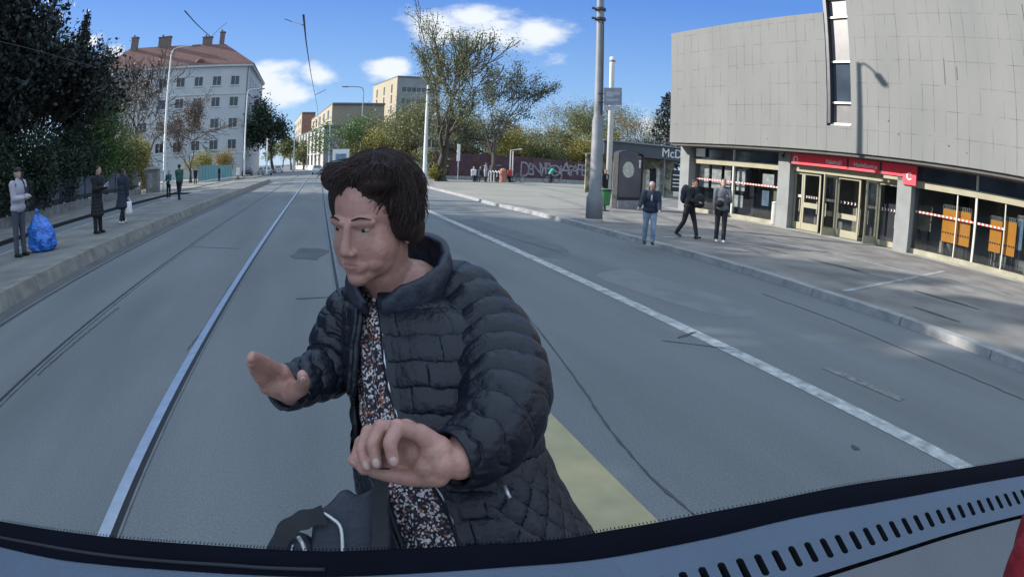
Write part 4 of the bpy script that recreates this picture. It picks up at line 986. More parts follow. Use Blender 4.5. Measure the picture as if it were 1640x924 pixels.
for z in (6.55, 6.9): b = MB(); b.lathe(pb + Vector((0, 0, z)), [(.14, 0), (.18, .02), (.18, .1), (.14, .12)], 14); b.box(pb + Vector((-.2, 0, z + .06)), (.22, .05, .07)); part('clamp', b, 'darkmetal', t)
b = MB(); b.box(pb + Vector((.02, -.16, 5.0)), (.035, .035, 3.2)); part('conduit', b, 'darkmetal', t)
# stop sign hung from the pole, with a schedule plate under it
sp = D(980, 160, pb.length - .15); w = .40
s = thing('stop_sign', 'grey square tram stop sign with a plate below, hung on the thick tram pole', 'sign', sp + Vector((0, 0, -.4)))
def plate(mb, p0, p1, d, th=.03):
    (x0, y0), (x1, y1) = p0, p1
    q = [D(x0, y0, d), D(x1, y0, d), D(x1, y1, d), D(x0, y1, d)]; mb.prism(q, ray((x0 + x1) / 2, (y0 + y1) / 2) * th); return mb
ds = (sp - EYE).length
mat('signplate', (.26, .27, .32), .5, .25, 6); mat('signpale', (.42, .43, .47), .5, .1, 4)
b = MB(); plate(b, (967, 141), (996, 169), ds); part('panel', b, 'signplate', s)
b = MB(); plate(b, (967.5, 170), (994, 177), ds); part('plate', b, 'signpale', s)
b = MB(); plate(b, (971, 147), (983, 155), ds - .006, .004); plate(b, (984, 148), (993, 153), ds - .006, .004); plate(b, (972, 159), (990, 162), ds - .006, .004); part('pictogram', b, 'signpale', s)
for yy in (150, 164): b = MB(); b.tube([D(958, yy, ds + .03), D(968, yy, ds + .03)], .02, 6); part('bracket', b, 'darkmetal', s)
# second pale column behind it
p = AY(974, 300, 30); p.z = .12
t = thing('column', 'pale slender column rising behind the hanging stop sign right of the tram pole', 'column', p)
b = MB(); zt = EYE.z + ray(975, 95).z / ray(975, 95).xy.length * p.xy.length; b.lathe(p, [(.17, 0), (.16, zt - .6), (.16, zt), (.05, zt + .05)], 14); part('shaft', b, 'polepale', t, True)
b = MB(); b.lathe(p + Vector((0, 0, zt - .3)), [(.175, 0), (.19, .02), (.19, .1), (.175, .12)], 14); part('band', b, 'polegrey', t)
# green bin
c = G(968, 338, .12)
t = thing('waste_bin', 'green round waste bin between the tram pole and the advertising panel', 'bin', c)
b = MB(); b.lathe(c, [(.17, .22), (.20, .25), (.25, .85), (.26, .88), (.235, .9), (.225, .86), (.19, .4)], 18); part('body', b, 'greenbin', t, True)
b = MB(); b.lathe(c, [(.262, .80), (.268, .81), (.268, .86), (.262, .87)], 18); part('rim', b, 'darkmetal', t, True)
b = MB(); b.lathe(c, [(.2, 0), (.2, .03), (.05, .05), (.05, .22)], 12); part('foot', b, 'darkmetal', t)
# advertising panel
q0, q1 = G(983, 334, .12), G(1023, 334, .12); mid = (q0 + q1) / 2; u = (q1 - q0).normalized(); w_ = (q1 - q0).length
n = Vector((u.y, -u.x, 0))
zt = EYE.z + ray(1003, 246).z / ray(1003, 246).xy.length * mid.xy.length; z0 = .55
t = thing('advertising_panel', 'dark free standing advertising panel with a pale round patch, beside the green bin', 'panel', mid)
b = MB()
def obox(mb, c, u0, u1, d0, d1, z0, z1): 
    P = lambda a, d, z: Vector((c.x, c.y, 0)) + u * a + n * d + Vector((0, 0, z))
    return mb.hexa([P(u0, d0, z0), P(u1, d0, z0), P(u1, d1, z0), P(u0, d1, z0)], [P(u0, d0, z1), P(u1, d0, z1), P(u1, d1, z1), P(u0, d1, z1)])
hw = w_ / 2
obox(b, mid, -hw + .06, hw - .06, -.12, .10, .62, zt - .1); part('screen', b, 'adface', t)
b = MB(); obox(b, mid, -hw, -hw + .058, -.15, .15, .12, zt - .08); obox(b, mid, hw - .058, hw, -.15, .15, .12, zt - .08); obox(b, mid, -hw + .058, hw - .058, -.14, .14, .5, .61)
part('frame', b, 'darkmetal', t)
b = MB(); 
for k in range(9):
    a0, a1 = math.pi * k / 9, math.pi * (k + 1) / 9
    P = lambda a, d: Vector((mid.x, mid.y, zt - .08)) + u * (hw * math.cos(a)) + n * d + Vector((0, 0, .18 * math.sin(a)))
    b.hexa([P(a0, -.15), P(a0, .15), P(a1, .15), P(a1, -.15)], [P(a0, -.15) * 1 + Vector((0, 0, .03)), P(a0, .15) + Vector((0, 0, .03)), P(a1, .15) + Vector((0, 0, .03)), P(a1, -.15) + Vector((0, 0, .03))])
part('curved_top', b, 'darkmetal', t)
b = MB(); obox(b, mid, -hw + .02, hw - .02, -.18, .18, .12, .49); part('base', b, 'signplate', t)
b = MB(); rr = .36; cc = Vector((mid.x, mid.y, zt - .72)) + u * (-.12) + n * .102; random.seed(2)
pts = []
for k in range(28):
    a = 2 * math.pi * k / 28; r_ = rr * (1 + (.12 if k % 2 else -.02) * random.uniform(.4, 1.1)); pts.append(cc + u * r_ * math.cos(a) + Vector((0, 0, r_ * math.sin(a) * .95)))
b.prism(pts, n * .006); part('round_motif', b, 'adpale', t)
b = MB(); obox(b, mid, hw - .25, hw - .15, .102, .11, zt - .6, zt - .35); obox(b, mid, hw - .28, hw - .12, .102, .11, zt - .34, zt - .25); part('small_mark', b, 'white', t)
# shop row with the lettered dark canopy beyond the station's corner
yk = 33.0
def KP(px, py): return AY(px, py, yk)
x0, x1 = KP(966, 280).x, KP(1112, 280).x; zb_ = KP(1030, 252).z; zt_ = KP(1030, 232).z
t = thing('shop_pavilion', 'low glazed shop pavilion under a dark lettered canopy beside the station corner', 'building', (x0, yk, .12))
b = MB(); b.box(((x0 + x1) / 2, yk + .3, (zb_ + zt_) / 2), (x1 - x0, .6, zt_ - zb_)); mat('canopydark', (.05, .058, .075), .4, .2, 2); canopy = part('canopy', b, 'canopydark', t)
b = MB(); b.box(((x0 + x1) / 2, yk + .25, zt_ + .06), (x1 - x0 + .3, .9, .1)); part('roof_edge', b, 'polegrey', t)
b = MB(); 
for px in (962, 985, 1030, 1066): 
    x = KP(px, 280).x; b.box((x, yk + .2, (zb_ + .12) / 2 - .004), (.09, .09, zb_ - .13))
part('post', b, 'polegrey', t)
b = MB(); b.box(((x0 + x1) / 2, yk + 2.6, zb_ / 2), (x1 - x0, .1, zb_)); mat('shopback', (.19, .175, .13), .8, .8, 2.2, col2=(.26, .24, .17)); part('back_wall', b, 'shopback', t)
b = MB(); b.box(((x0 + x1) / 2, yk + 1.7, zb_ + .02), (x1 - x0, 2.3, .06)); part('ceiling', b, 'soffit', t)
me = textmesh('McD', 2.1 * (zt_ - zb_) * .5, .02); me.transform(Matrix.Translation((KP(1076, 243).x, yk - .02, (zb_ + zt_) / 2)) @ Matrix.Rotation(R(90), 4, 'X')); link('lettering', me, 'white', canopy)
random.seed(12)
for k in range(9):
    px = 1026 + k * 5.5; p = KP(px, 286); b = MB(); b.box((p.x, yk + 1.4, 1.0 + random.uniform(-.1, .3)), (.28, .25, 1.2 + random.uniform(-.3, .5)))
    b.ell((p.x, yk + 1.35, 1.9 + random.uniform(-.1, .2)), (.16, .14, .2), nu=8, nv=6); part('shop_display', b, random.choice(['paper', 'black', 'orange' if k == 3 else 'creamframe', 'black', 'plinth']), t)
b = MB(); p = KP(1083, 290); b.box((p.x, yk - .1, 1.35), (.95, .06, 1.5)); mb_ = part('menu_board', b, 'black', t)
b = MB()
for z in (1.75, 1.45, 1.2, .95): b.box((p.x, yk - .14, z), (.8, .012, .07))
part('text_line', b, 'white', mb_)
b = MB(); 
for z in (.0, .35): b.tube([(x0, yk + 1.2, zt_ + .35 + z), (x1 + 2, yk + 1.2, zt_ + .35 + z)], .02, 5)
for k in range(9): b.tube([(x0 + (x1 - x0) * k / 8, yk + 1.2, zt_ + .1), (x0 + (x1 - x0) * k / 8, yk + 1.2, zt_ + .7)], .02, 5)
part('roof_railing', b, 'polegrey', t)
# maroon wall with graffiti behind the plaza
wl, wr = AY(688, 288, 57.5), AY(948, 298, 53); wl.z = wr.z = .12; wu = (wr - wl).normalized(); wn_ = Vector((wu.y, -wu.x, 0)); WL = (wr - wl).length; 
t = thing('graffiti_wall', 'long maroon boundary wall painted with pale graffiti letters behind the plaza', 'wall', wl)
zw = lambda f: 2.75 - .55 * f
b = MB(); n_ = 16
for k in range(n_):
    f0, f1 = k / n_, (k + 1) / n_; a, c = wl + wu * WL * f0, wl + wu * WL * f1; z = zw(f0)
    b.hexa([a, c - wu * .02, c - wu * .02 - wn_ * .15, a - wn_ * .15], [v + Vector((0, 0, z)) for v in (a, c - wu * .02, c - wu * .02 - wn_ * .15, a - wn_ * .15)])
part('wall_panel', b, 'maroonwall', t)
b = MB(); b.hexa([wl + wn_ * .25, wr + wn_ * .25, wr + wn_ * .004, wl + wn_ * .004], [v + Vector((0, 0, .35)) for v in (wl + wn_ * .25, wr + wn_ * .25, wr + wn_ * .004, wl + wn_ * .004)]); part('kerb_base', b, 'paleline', t)
random.seed(31)
for txt, f0, f1, m, sz in [('QWG', .30, .44, 'graffiti', 1.0), ('DENYRO', .56, .78, 'graffiti', 1.5), ('JAEAFEX', .79, .985, 'graffiti', 1.35)]:
    for k, ch in enumerate(txt):
        me = textmesh(ch, sz * random.uniform(.85, 1.2), .008); M4 = Matrix((wu, Vector((0, 0, 1)), wn_)).transposed().to_4x4(); M4.translation = wl + wu * WL * (f0 + (f1 - f0) * (k + .5) / len(txt)) + Vector((0, 0, 1.25 + random.uniform(-.15, .15))) + wn_ * .02
        me.transform(Matrix.Diagonal((random.uniform(.8, 1.15), random.uniform(.95, 1.3), 1, 1)) @ Matrix.Rotation(random.uniform(-.2, .2), 4, 'Z')); me.transform(M4); link('graffiti_letter', me, m, t)
# pole and sign posts
def pole(label, px, py_b, y, py_t, r0, r1, m='polepale', name='pole', cat='pole', arm=None, cone=False, group=None, z=.1):
    p = AY(px, py_b, y); p.z = z; zt = EYE.z + ray(px, py_t).z / ray(px, py_t).xy.length * p.xy.length
    t = thing(name, label, cat, p, 0, group)
    b = MB(); b.lathe(p, [(r0 * 1.35, 0), (r0 * 1.35, .5), (r0, .55), (r1, zt - p.z)], 12); part('mast', b, m, t, True)
    if arm:                                # arm: world offset of the lamp
        top = p + Vector((0, 0, zt - p.z)); e = top + Vector(arm)
        b = MB(); b.tube(catmull([top - Vector((0, 0, .02)), top + Vector((arm[0] * .12, arm[1] * .12, arm[2] * .75)), top + Vector((arm[0] * .5, arm[1] * .5, arm[2])), e], 10), r1 * .85, 8); part('lamp_arm', b, m, t, True)
        d = Vector((arm[0], arm[1], 0)).normalized(); b = MB(); b.cap(e, e + d * .7, .11, .09); part('lamp_head', b, 'polegrey', t, True)
    else:
        b = MB(); b.lathe(p + Vector((0, 0, zt - p.z - .5)), [(r1 * 1.1, 0), (r1 * 1.5, .02), (r1 * 1.5, .14), (r1 * 1.1, .16)], 10); part('clamp', b, 'darkmetal', t)
    return t
pole('pale tram pole in front of the tallest plaza tree', 680, 291, 50, 137, .2, .12, 'polepale')
pole('white curved street lamp on the left pavement in front of the big bare tree', 263, 300, 46, 88, .12, .06, 'polepale', 'street_lamp', 'lamp', arm=(1.9, 0, .55))
pole('white street lamp at the corner of the red roofed house', 391, 285, 88, 150, .14, .07, 'polepale', 'street_lamp', 'lamp', arm=(2.0, 0, .6))
pole('curved grey street lamp in front of the beige apartment block', 577, 285, 80, 146, .13, .07, 'polegrey', 'street_lamp', 'lamp', arm=(-2.3, 0, .6))
pole('thin pale pole in front of the white low block', 526, 280, 100, 195, .13, .08, 'polepale')
pole('pale pole under the dense dark street tree', 427, 275, 92, 222, .13, .1, 'polepale')
pole('pale pole at the far left side of the road end', 470, 272, 130, 200, .15, .1, 'polepale')
p = AY(733, 288, 55.5); p.z = .12
t = thing('sign_post', 'white narrow sign blade on a thin post before the graffiti wall', 'sign', p); b = MB(); b.tube([p, p + Vector((0, 0, 1.9))], .04, 8); part('post', b, 'polepale', t); b = MB(); b.box(p + Vector((0, 0, 2.7)), (.30, .12, 1.7)); part('blade', b, 'white', t)
p = AY(816, 296, 51); p.z = .12
t = thing('goal_frame', 'white tall frame with a short crossbar beside the parked bicycle', 'frame', p); b = MB()
b.tube([p, p + Vector((0, 0, 3.0)), p + Vector((1.1, 0, 3.15))], .06, 8); b.tube([p + Vector((.28, .1, 0)), p + Vector((.28, .1, 2.95))], .06, 8); part('frame', b, 'polepale', t)
b = MB(); b.box(p + Vector((.2, .05, .06)), (.7, .5, .1)); part('foot', b, 'concrete', t)
# bench blocks, bicycle hoops
for i, (px, lab) in enumerate([(768, 'low dark bench that the man in white sits on'), (806, 'low dark bench beside the red jacketed person')]):
    p = AY(px, 293, 50.5); p.z = .12; t = thing('bench', lab, 'bench', p, 0, 'benches on the plaza'); b = MB(); b.box(p + Vector((0, 0, .42)), (1.5, .5, .1)); part('seat', b, 'black', t)
    for s_ in (-.55, .55): b = MB(); b.box(p + Vector((s_, 0, .185)), (.12, .45, .36)); part('leg', b, 'darkmetal', t)
pr = None
for k in range(5):
    p = AY(784 + k * 4.6, 293, 52.0); p.z = .12
    o = part('cycle_stand', MB().tube([p + Vector((0, .45, 0)), p + Vector((0, .42, .85)), p + Vector((0, .0, 1.0)), p + Vector((0, -.42, .85)), p + Vector((0, -.45, 0))], .045, 6), 'polepale')
    tag(o, 'pale hoop shaped bicycle stand, ' + ['leftmost of the row by the leaning tree', 'second of the row by the leaning tree', 'middle one of the row before the wall', 'fourth of the row before the wall', 'rightmost of the row beside the orange tub'][k], 'stand', 'bicycle stands before the graffiti wall')
p = AY(805, 296, 50.2); p.z = .12; t = thing('planter', 'reddish plant tub between the bicycle stands and the parked bicycle', 'planter', p); b = MB(); b.lathe(p, [(.30, 0), (.36, .75), (.40, .78), (.40, .85), (.34, .86)], 12); mat('terracotta', (.35, .16, .11), .8, .2, 3); part('tub', b, 'terracotta', t); b = MB(); b.ell(p + Vector((0, 0, 1.0)), (.33, .33, .3), nu=8, nv=6); part('plant', b, 'terracotta', t)
# left side: gate post, fence with stone foot and rail, turquoise fence
fp = [G(0, 366, .1), G(120, 337, .1)]
fx = -15.6
t = thing('boundary_fence', 'grey panel fence on a stone foot with a dark rail along the left path', 'fence', (fx, 25, .1))
b = MB(); y = 4.0
while y < 45: 
    b.box((fx, y + .74, .32), (.3, 1.47, .46)); y += 1.5
part('stone_foot', b, 'stone', t)
b = MB(); b.box((fx + .1, 24.5, .80), (.09, 41, .12)); part('rail', b, 'black', t)
y = 4.0
while y < 45:
    b = MB(); b.box((fx - .12, y + 1.0, 1.25), (.03, 1.92, 1.35)); part('panel', b, 'fencegrey', t)
    b = MB(); b.box((fx - .10, y, 1.05), (.09, .09, 1.95)); part('post', b, 'darkmetal', t); b = MB(); b.box((fx + .1, y, .65), (.05, .05, .2)); part('rail_bracket', b, 'black', t)
    y += 2.0
p = AY(245, 305, 46.5); p.z = .1
t = thing('gate_post', 'square stone gate post beside the curved street lamp on the left', 'post', p); b = MB(); b.box(p + Vector((0, 0, .95)), (1.1, .9, 1.9)); part('shaft', b, 'stone', t); b = MB(); b.box(p + Vector((0, 0, 1.97)), (1.3, 1.1, .14)); b.box(p + Vector((0, 0, 2.09)), (1.0, .8, .1)); part('cap', b, 'concrete', t)
b = MB(); b.box(p + Vector((-.15, -.46, 1.0)), (.45, .02, 1.2)); part('plaque', b, 'paleline', t)
a, c = AY(318, 285, 70), AY(372, 285, 88); a.z = c.z = .1; uu = (c - a).normalized(); LL = (c - a).length
t = thing('turquoise_fence', 'pale turquoise panel fence under the small yellow trees', 'fence', a)
for k in range(12):
    q = a + uu * LL * (k + .5) / 12; b = MB(); b.box(q + Vector((0, 0, 1.05)), (LL / 12 - .08, .05, 1.8), math.atan2(uu.y, uu.x)); part('panel', b, 'turquoise', t)
    q = a + uu * LL * k / 12; b = MB(); b.box(q + Vector((0, 0, 1.0)), (.08, .1, 2.0), math.atan2(uu.y, uu.x)); part('post', b, 'polegrey', t)
b = MB(); b.hexa([a + Vector((-.2, -.3, -.1)), c + Vector((-.2, -.3, -.1)), c + Vector((.1, .1, -.1)), a + Vector((.1, .1, -.1))], [a + Vector((-.2, -.3, .15)), c + Vector((-.2, -.3, .15)), c + Vector((.1, .1, .15)), a + Vector((.1, .1, .15))]); part('foot', b, 'white', t)
b = thing('plank_fence', 'dark blue plank fence along the far right kerb behind the head of the woman', 'fence', AY(560, 285, 66)); 
a, c = AY(538, 285, 72), AY(668, 289, 60); a.z = c.z = .1; uu = (c - a).normalized(); LL = (c - a).length; ang = math.atan2(uu.y, uu.x)
for k in range(9): q = a + uu * LL * (k + .5) / 9; m_ = MB(); m_.box(q + Vector((0, 0, 1.0)), (LL / 9 - .1, .06, 1.9), ang); part('panel', m_, 'signblue', b); m_ = MB(); m_.box(a + uu * LL * k / 9 + Vector((0, 0, 1.0)), (.09, .12, 2.05), ang); part('post', m_, 'darkmetal', b)
p = AY(546, 252, 68); t = thing('billboard', 'white and blue billboard above the dark plank fence', 'sign', (p.x, p.y, .1)); b = MB(); b.box((p.x, p.y, p.z), (2.0, .12, 1.9)); part('panel', b, 'white', t); b = MB(); b.box((p.x, p.y - .07, p.z - .1), (1.3, .01, 1.0)); part('print', b, 'posterblue', t)
for s_ in (-.8, .8): b = MB(); b.tube([(p.x + s_, p.y + .1, .1), (p.x + s_, p.y + .1, p.z - .9)], .06, 6); part('leg', b, 'darkmetal', t)
# parked cars at the far left
mat('carsilver', (.35, .36, .38), .3, .05, 1, metal=.4); mat('cardark', (.03, .035, .05), .3, .1, 1, metal=.3); mat('carwhite', (.6, .6, .6), .3, .05, 1); mat('tyre', (.015, .015, .016), .8); mat('lampclear', (.6, .6, .58), .2); mat('lampred', (.4, .02, .02), .3)
def make_car(label, m):
    t = thing('parked_car', label, 'car', (0, 0, 0), 0, 'cars parked at the far end of the street')
    side = [(-2.1, .35), (-2.15, .7), (-2.0, .95), (-1.45, 1.02), (-.75, 1.42), (.75, 1.45), (1.5, 1.0), (2.05, .9), (2.15, .6), (2.1, .35)]
    b = MB(); n = len(side); V = []
    for x, w in [(-.82, 1), (-.74, 0), (.74, 0), (.82, 1)]:
        for (y, z) in side: V.append((x * (1 if z < 1.1 else .84), y, z if w == 0 or z < 1.1 else z - .05))
    F = [tuple(range(n))[::-1], tuple(range(3 * n, 4 * n))]
    for k in range(3):
        for i in range(n): F.append((k * n + i, k * n + (i + 1) % n, (k + 1) * n + (i + 1) % n, (k + 1) * n + i))
    b.add(V, F); part('body', b, m, t)
    b = MB(); b.quad((-.6, 1.46, 1.06), (.6, 1.46, 1.06), (.52, .80, 1.42), (-.52, .80, 1.42)); b.v = [(x, y + .03, z + .02) for x, y, z in b.v]; part('windscreen', b, 'winglass', t)
    b = MB(); b.quad((.6, -1.42, 1.07), (-.6, -1.42, 1.07), (-.52, -.82, 1.40), (.52, -.82, 1.40)); b.v = [(x, y - .03, z + .02) for x, y, z in b.v]; part('rear_window', b, 'winglass', t)
    for sx in (-1, 1):
        b = MB(); b.add([(sx * .80, -1.1, 1.06), (sx * .80, 1.1, 1.04), (sx * .712, .66, 1.36), (sx * .712, -.68, 1.36)], [(0, 1, 2, 3)]); part('side_window', b, 'winglass', t)
        for sy in (-1.3, 1.3): b = MB(); b.lathe((sx * .70, sy, .32), [(.32, 0), (.32, .16 * 1)], 14, axis=(sx, 0, 0)); w = part('wheel', b, 'tyre', t); b = MB(); b.lathe((sx * .862, sy, .32), [(.19, 0), (.18, .01)], 10, axis=(sx, 0, 0)); part('rim', b, 'carsilver', w)
        b = MB(); b.box((sx * .6, 2.13, .68), (.3, .08, .14)); part('headlight', b, 'lampclear', t); b = MB(); b.box((sx * .62, -2.12, .78), (.24, .08, .16)); part('tail_light', b, 'lampred', t)
    return t
for k, (px, y, m, lab, rz) in enumerate([(396, 96, 'cardark', 'dark parked car at the corner of the red roofed house', .05), (424, 100, 'carsilver', 'silver parked car under the dense dark street tree', .4), (446, 125, 'carwhite', 'white parked car at the far end of the left pavement', 0), (508, 95, 'carwhite', 'white car coming towards us at the far right of the road', 3.14)]):
    p = AY(px, 278, y); c_ = make_car(lab, m); c_.location = (p.x, p.y, .0); c_.rotation_euler = (0, 0, rz)
# wires: catenary over the far street, span wires
def wire(label, pts, r=.02, name='overhead_wire'):
    o = part(name, MB().tube(catmull(pts, 24), r, 5), 'wire'); return tag(o, label, 'wire', 'overhead tram wires')
wire('overhead contact wire hanging down the middle of the view towards the road end', [D(486, 25, 14), D(492, 80, 30), D(500, 130, 55), D(506, 160, 85), D(509, 180, 110), D(511, 215, 150)], .03)
wire('short span wire crossing to the contact wire at the top of the view', [D(456, 31, 26), D(470, 36, 25.5), D(486, 41, 20)], .018)
wire('thin span wire sloping across the tall conifers at the left', [D(-40, 58, 22), D(45, 78, 22.6), D(95, 92, 24), D(160, 110, 30)], .016)
wire('thick cable coming down over the red roof at the top left', [D(296, 18, 24), D(318, 42, 34), D(338, 60, 44)], .03)
wire('thin span wire towards the thick cable above the red roof', [D(340, 58, 44), D(352, 46, 42), D(363, 37, 40)], .02)
wire('small wire hanger before the sky right of the contact wire', [D(505, 152, 60), D(514, 148, 60), D(522, 144, 60)], .03)
# blue refuse sack on the platform
c = G(68, 402, .25)
t = thing('refuse_sack', 'bulging blue plastic refuse sack on the platform beside the man with the cap', 'bag', c)
m_ = MB(); rng = np.random.default_rng(4)
nu, nv = 96, 72; V = []; F = []
for i in range(nv + 1):
    f = i / nv; z = .86 * f
    rad = lerpkeys([(0, .02), (.03, .33), (.15, .40), (.4, .40), (.65, .32), (.85, .21), (.95, .10), (1, .02)], f)
    for k in range(nu):
        a = 2 * math.pi * k / nu; q = Vector((math.cos(a), math.sin(a), z * 3))
        rr = rad * (1 + .10 * math.sin(a * 5 + f * 6) * f + .20 * (mnoise.noise(q * 1.6) + .6 * abs(mnoise.noise(q * 4.0)) - .2) + .10 * abs(mnoise.noise(q * 7.0)) - .05 * abs(mnoise.noise(q * 13.0)))
        V.append((c.x + rr * math.cos(a) * 1.05 + .06 * (1 - f) - .10 * f, c.y + rr * math.sin(a) * .8, c.z + z * (1 + .03 * math.sin(a * 2))))
for i in range(nv):
    for k in range(nu): a_, b_ = i * nu + k, i * nu + (k + 1) % nu; F.append((a_, b_, b_ + nu, a_ + nu))
m_.add(V, F); part('sack', m_, 'bagblue', t, True)
m_ = MB(); m_.tube([(c.x - .14, c.y, c.z + .82), (c.x - .15, c.y, c.z + .9), (c.x - .11, c.y, c.z + .97)], [.05, .03, .06], 8); part('tied_neck', m_, 'bagblue', t, True)
# ================================================================== passers-by
mat('skin', (.42, .25, .19), .55, .08, 8); mat('skinpale', (.5, .31, .25), .55, .08, 8)
mat('hairdark', (.018, .013, .012), .6, .3, 20); mat('hairgrey', (.3, .29, .28), .7, .3, 20); mat('hairbrown', (.05, .03, .02), .6, .3, 20)
mat('clothblack', (.012, .013, .018), .85, .3, 4, .4, 30); mat('clothnavy', (.02, .027, .05), .85, .3, 4, .4, 30); mat('clothgrey', (.12, .125, .14), .85, .2, 4, .4, 30)
mat('jeans', (.13, .18, .29), .85, .25, 5, .3, 40, col2=(.22, .28, .38)); mat('clothpale', (.42, .40, .45), .85, .15, 3, .4, 20); mat('trousergrey', (.06, .065, .09), .85, .2, 4, .3, 30)
mat('shoeblack', (.012, .012, .014), .5); mat('shoewhite', (.6, .6, .6), .6); mat('clothgreen', (.03, .10, .085), .85, .2, 4); mat('clothwhite', (.7, .7, .68), .8, .1, 4, .3, 25); mat('clothred', (.45, .05, .06), .8, .1, 4); mat('clothturq', (.04, .38, .33), .8, .1, 4)
mat('capblack', (.012, .012, .016), .7); mat('scarfgrey', (.3, .3, .32), .9, .2, 10); mat('plasticwhite', (.72, .72, .74), .45, .08, 6)
def person(label, loc, face, h=1.72, voxel=.014, group=None, skin='skin', hair='hairdark', top='clothnavy', legs='clothblack', shoes='shoeblack',
           coat=None, lleg=(0, 0), rleg=(0, 0), larm=((.02, .0), (.0, .0)), rarm=((.02, 0), (0, 0)), lean=0.0, headpitch=0.0, headyaw=0.0, cap=None, longhair=False, fat=1.0, shirt=None, sit=False):
    """A standing, walking or seated figure facing +Y locally; lleg/rleg = (thigh swing forward, knee bend), arms = ((forward, outward), (elbow bend, inward turn)); face = heading in radians."""
    s = h / 1.72
    t = thing('person', label, 'person', (0, 0, 0), 0, group)
    hipz = .90 * s; f = fat
    def legj(side, sw, kn):
        hp = Vector((side * .095 * s, 0, hipz)); k = hp + Vector((side * .01, math.sin(sw), -math.cos(sw))) * .43 * s; a = k + Vector((0, math.sin(sw - kn), -math.cos(sw - kn))) * .41 * s
        return hp, k, a
    L, Rr = legj(-1, *lleg), legj(1, *rleg)
    if not sit:                            # keep the lower foot on the ground
        low = min(L[2].z, Rr[2].z) - .075 * s
        L = [p - Vector((0, 0, low)) for p in L]; Rr = [p - Vector((0, 0, low)) for p in Rr]
    pel = (L[0] + Rr[0]) / 2 + Vector((0, 0, .03 * s))
    up = Vector((0, math.sin(lean), math.cos(lean))); fw = Vector((0, math.cos(lean), -math.sin(lean)))
    waist = pel + up * .16 * s; chest = pel + up * .36 * s; neck = pel + up * .53 * s; shz = pel + up * .485 * s
    hd = Matrix.Rotation(headyaw, 3, 'Z') @ Matrix.Rotation(-headpitch - lean * .4, 3, 'X')
    hc = neck + up * .05 * s + hd @ Vector((0, .02, .115)) * s
    def armj(side, a, e):
        sh = shz + Vector((side * .185 * s * (.9 + .1 * f), 0, 0)); fwd, outw = a; eb, inw = e
        d1 = Vector((side * math.sin(outw), math.sin(fwd + lean * .3), -math.cos(fwd + lean * .3) * math.cos(outw))).normalized(); el = sh + d1 * .285 * s
        d2 = Vector((side * math.sin(outw) * .5 - side * math.sin(inw), math.sin(fwd + eb), -math.cos(fwd + eb))).normalized(); wr = el + d2 * .25 * s
        return sh, el, wr, d2
    A, B = armj(-1, *larm), armj(1, *rarm)
    # body: one continuous skin
    b = MB()
    def hp(v): return hc + hd @ (Vector(v) * s)
    b.ell(hp((0, -.012, .03)), (.075 * s, .092 * s, .085 * s), hd); b.ell(hp((0, .022, -.035)), (.058 * s, .07 * s, .075 * s), hd); b.ell(hp((0, .065, -.085)), (.026 * s, .024 * s, .022 * s), hd)
    b.cap(hp((0, .085, .012)), hp((0, .108, -.028)), .010 * s, .014 * s, 8); b.cap(hp((-.03, .080, .022)), hp((.03, .080, .022)), .013 * s, None, 8); b.cap(hp((-.02, .086, -.058)), hp((.02, .086, -.058)), .009 * s, None, 8)
    for sx in (-1, 1): b.ell(hp((sx * .075, -.01, -.005)), (.012 * s, .02 * s, .032 * s), hd, 8, 6)
    b.cap(hc + hd @ Vector((0, -.02, -.05)) * s, neck, .05 * s, .058 * s); b.chain([neck, chest, waist, pel], [.06 * s, .115 * s, .105 * s, .12 * s])
    for J in (A, B):
        b.chain([neck - up * .04 * s, J[0], J[1], J[2]], [.05 * s, .042 * s, .036 * s, .027 * s], 10)
        hn = J[2] + J[3] * .055 * s; b.cap(J[2], hn + J[3] * .03 * s, .026 * s, .030 * s, 8)
        sd = J[3].cross(Vector((0, 0, 1))); sd = sd.normalized() if sd.length > .1 else Vector((1, 0, 0))
        for k in range(4): q = hn + sd * (.014 * (k - 1.5)) * s + J[3] * .03 * s; b.cap(q, q + (J[3] * .05 + Vector((0, .012, -.01))) * s * (1 - .1 * abs(k - 1.3)), .0095 * s, .008 * s, 6)
        b.cap(J[2] + J[3] * .03 * s, J[2] + J[3] * .07 * s + fw * .04 * s, .012 * s, .010 * s, 6)
    for J in (L, Rr): b.chain([pel, J[0], J[1], J[2]], [.1 * s, .075 * s, .05 * s, .036 * s], 10)
    bm_ = remesh(b, min(voxel, .012), 1); link('body', bm_, skin, t)
    # shoes
    for J in (L, Rr):
        sh_ = MB(); kd = (J[2] - J[1]).normalized(); tz = Vector((0, 1, 0)) - kd * kd.y * .6; tz.normalize()
        tz.z = max(min(tz.z, .2), -.5); a0 = J[2] - Vector((0, 0, .035 * s)); sh_.cap(a0 - tz * .05 * s, a0 + tz * .15 * s, .042 * s, .036 * s, 10); sh_.cap(J[2], a0, .046 * s, .046 * s, 10)
        link('shoe', remesh(sh_, voxel, 1, 'shoe'), shoes, t)
    # trousers
    b = MB()
    b.ell(pel, (.165 * s * f, .125 * s * f, .12 * s)); 
    for J in (L, Rr): b.chain([pel * .5 + J[0] * .5, J[0], J[1], J[2] + Vector((0, 0, .025))], [.105 * s * f, .098 * s * f, .072 * s, .062 * s], 12)
    link('trousers', remesh(b, voxel, 2, 'trousers'), legs, t)
    # jacket or coat
    b = MB(); ex = .02 * s
    b.ell(chest + up * .02 * s, (.185 * s * f + ex * .3, .125 * s * f + ex * .3, .2 * s)); b.ell(waist, (.165 * s * f + ex, .125 * s * f + ex, .17 * s)); b.ell(pel + up * .02 * s, (.18 * s * f + ex, .135 * s * f + ex, .12 * s))
    b.cap(neck - up * .02 * s, neck + up * .035 * s, .075 * s, .065 * s)
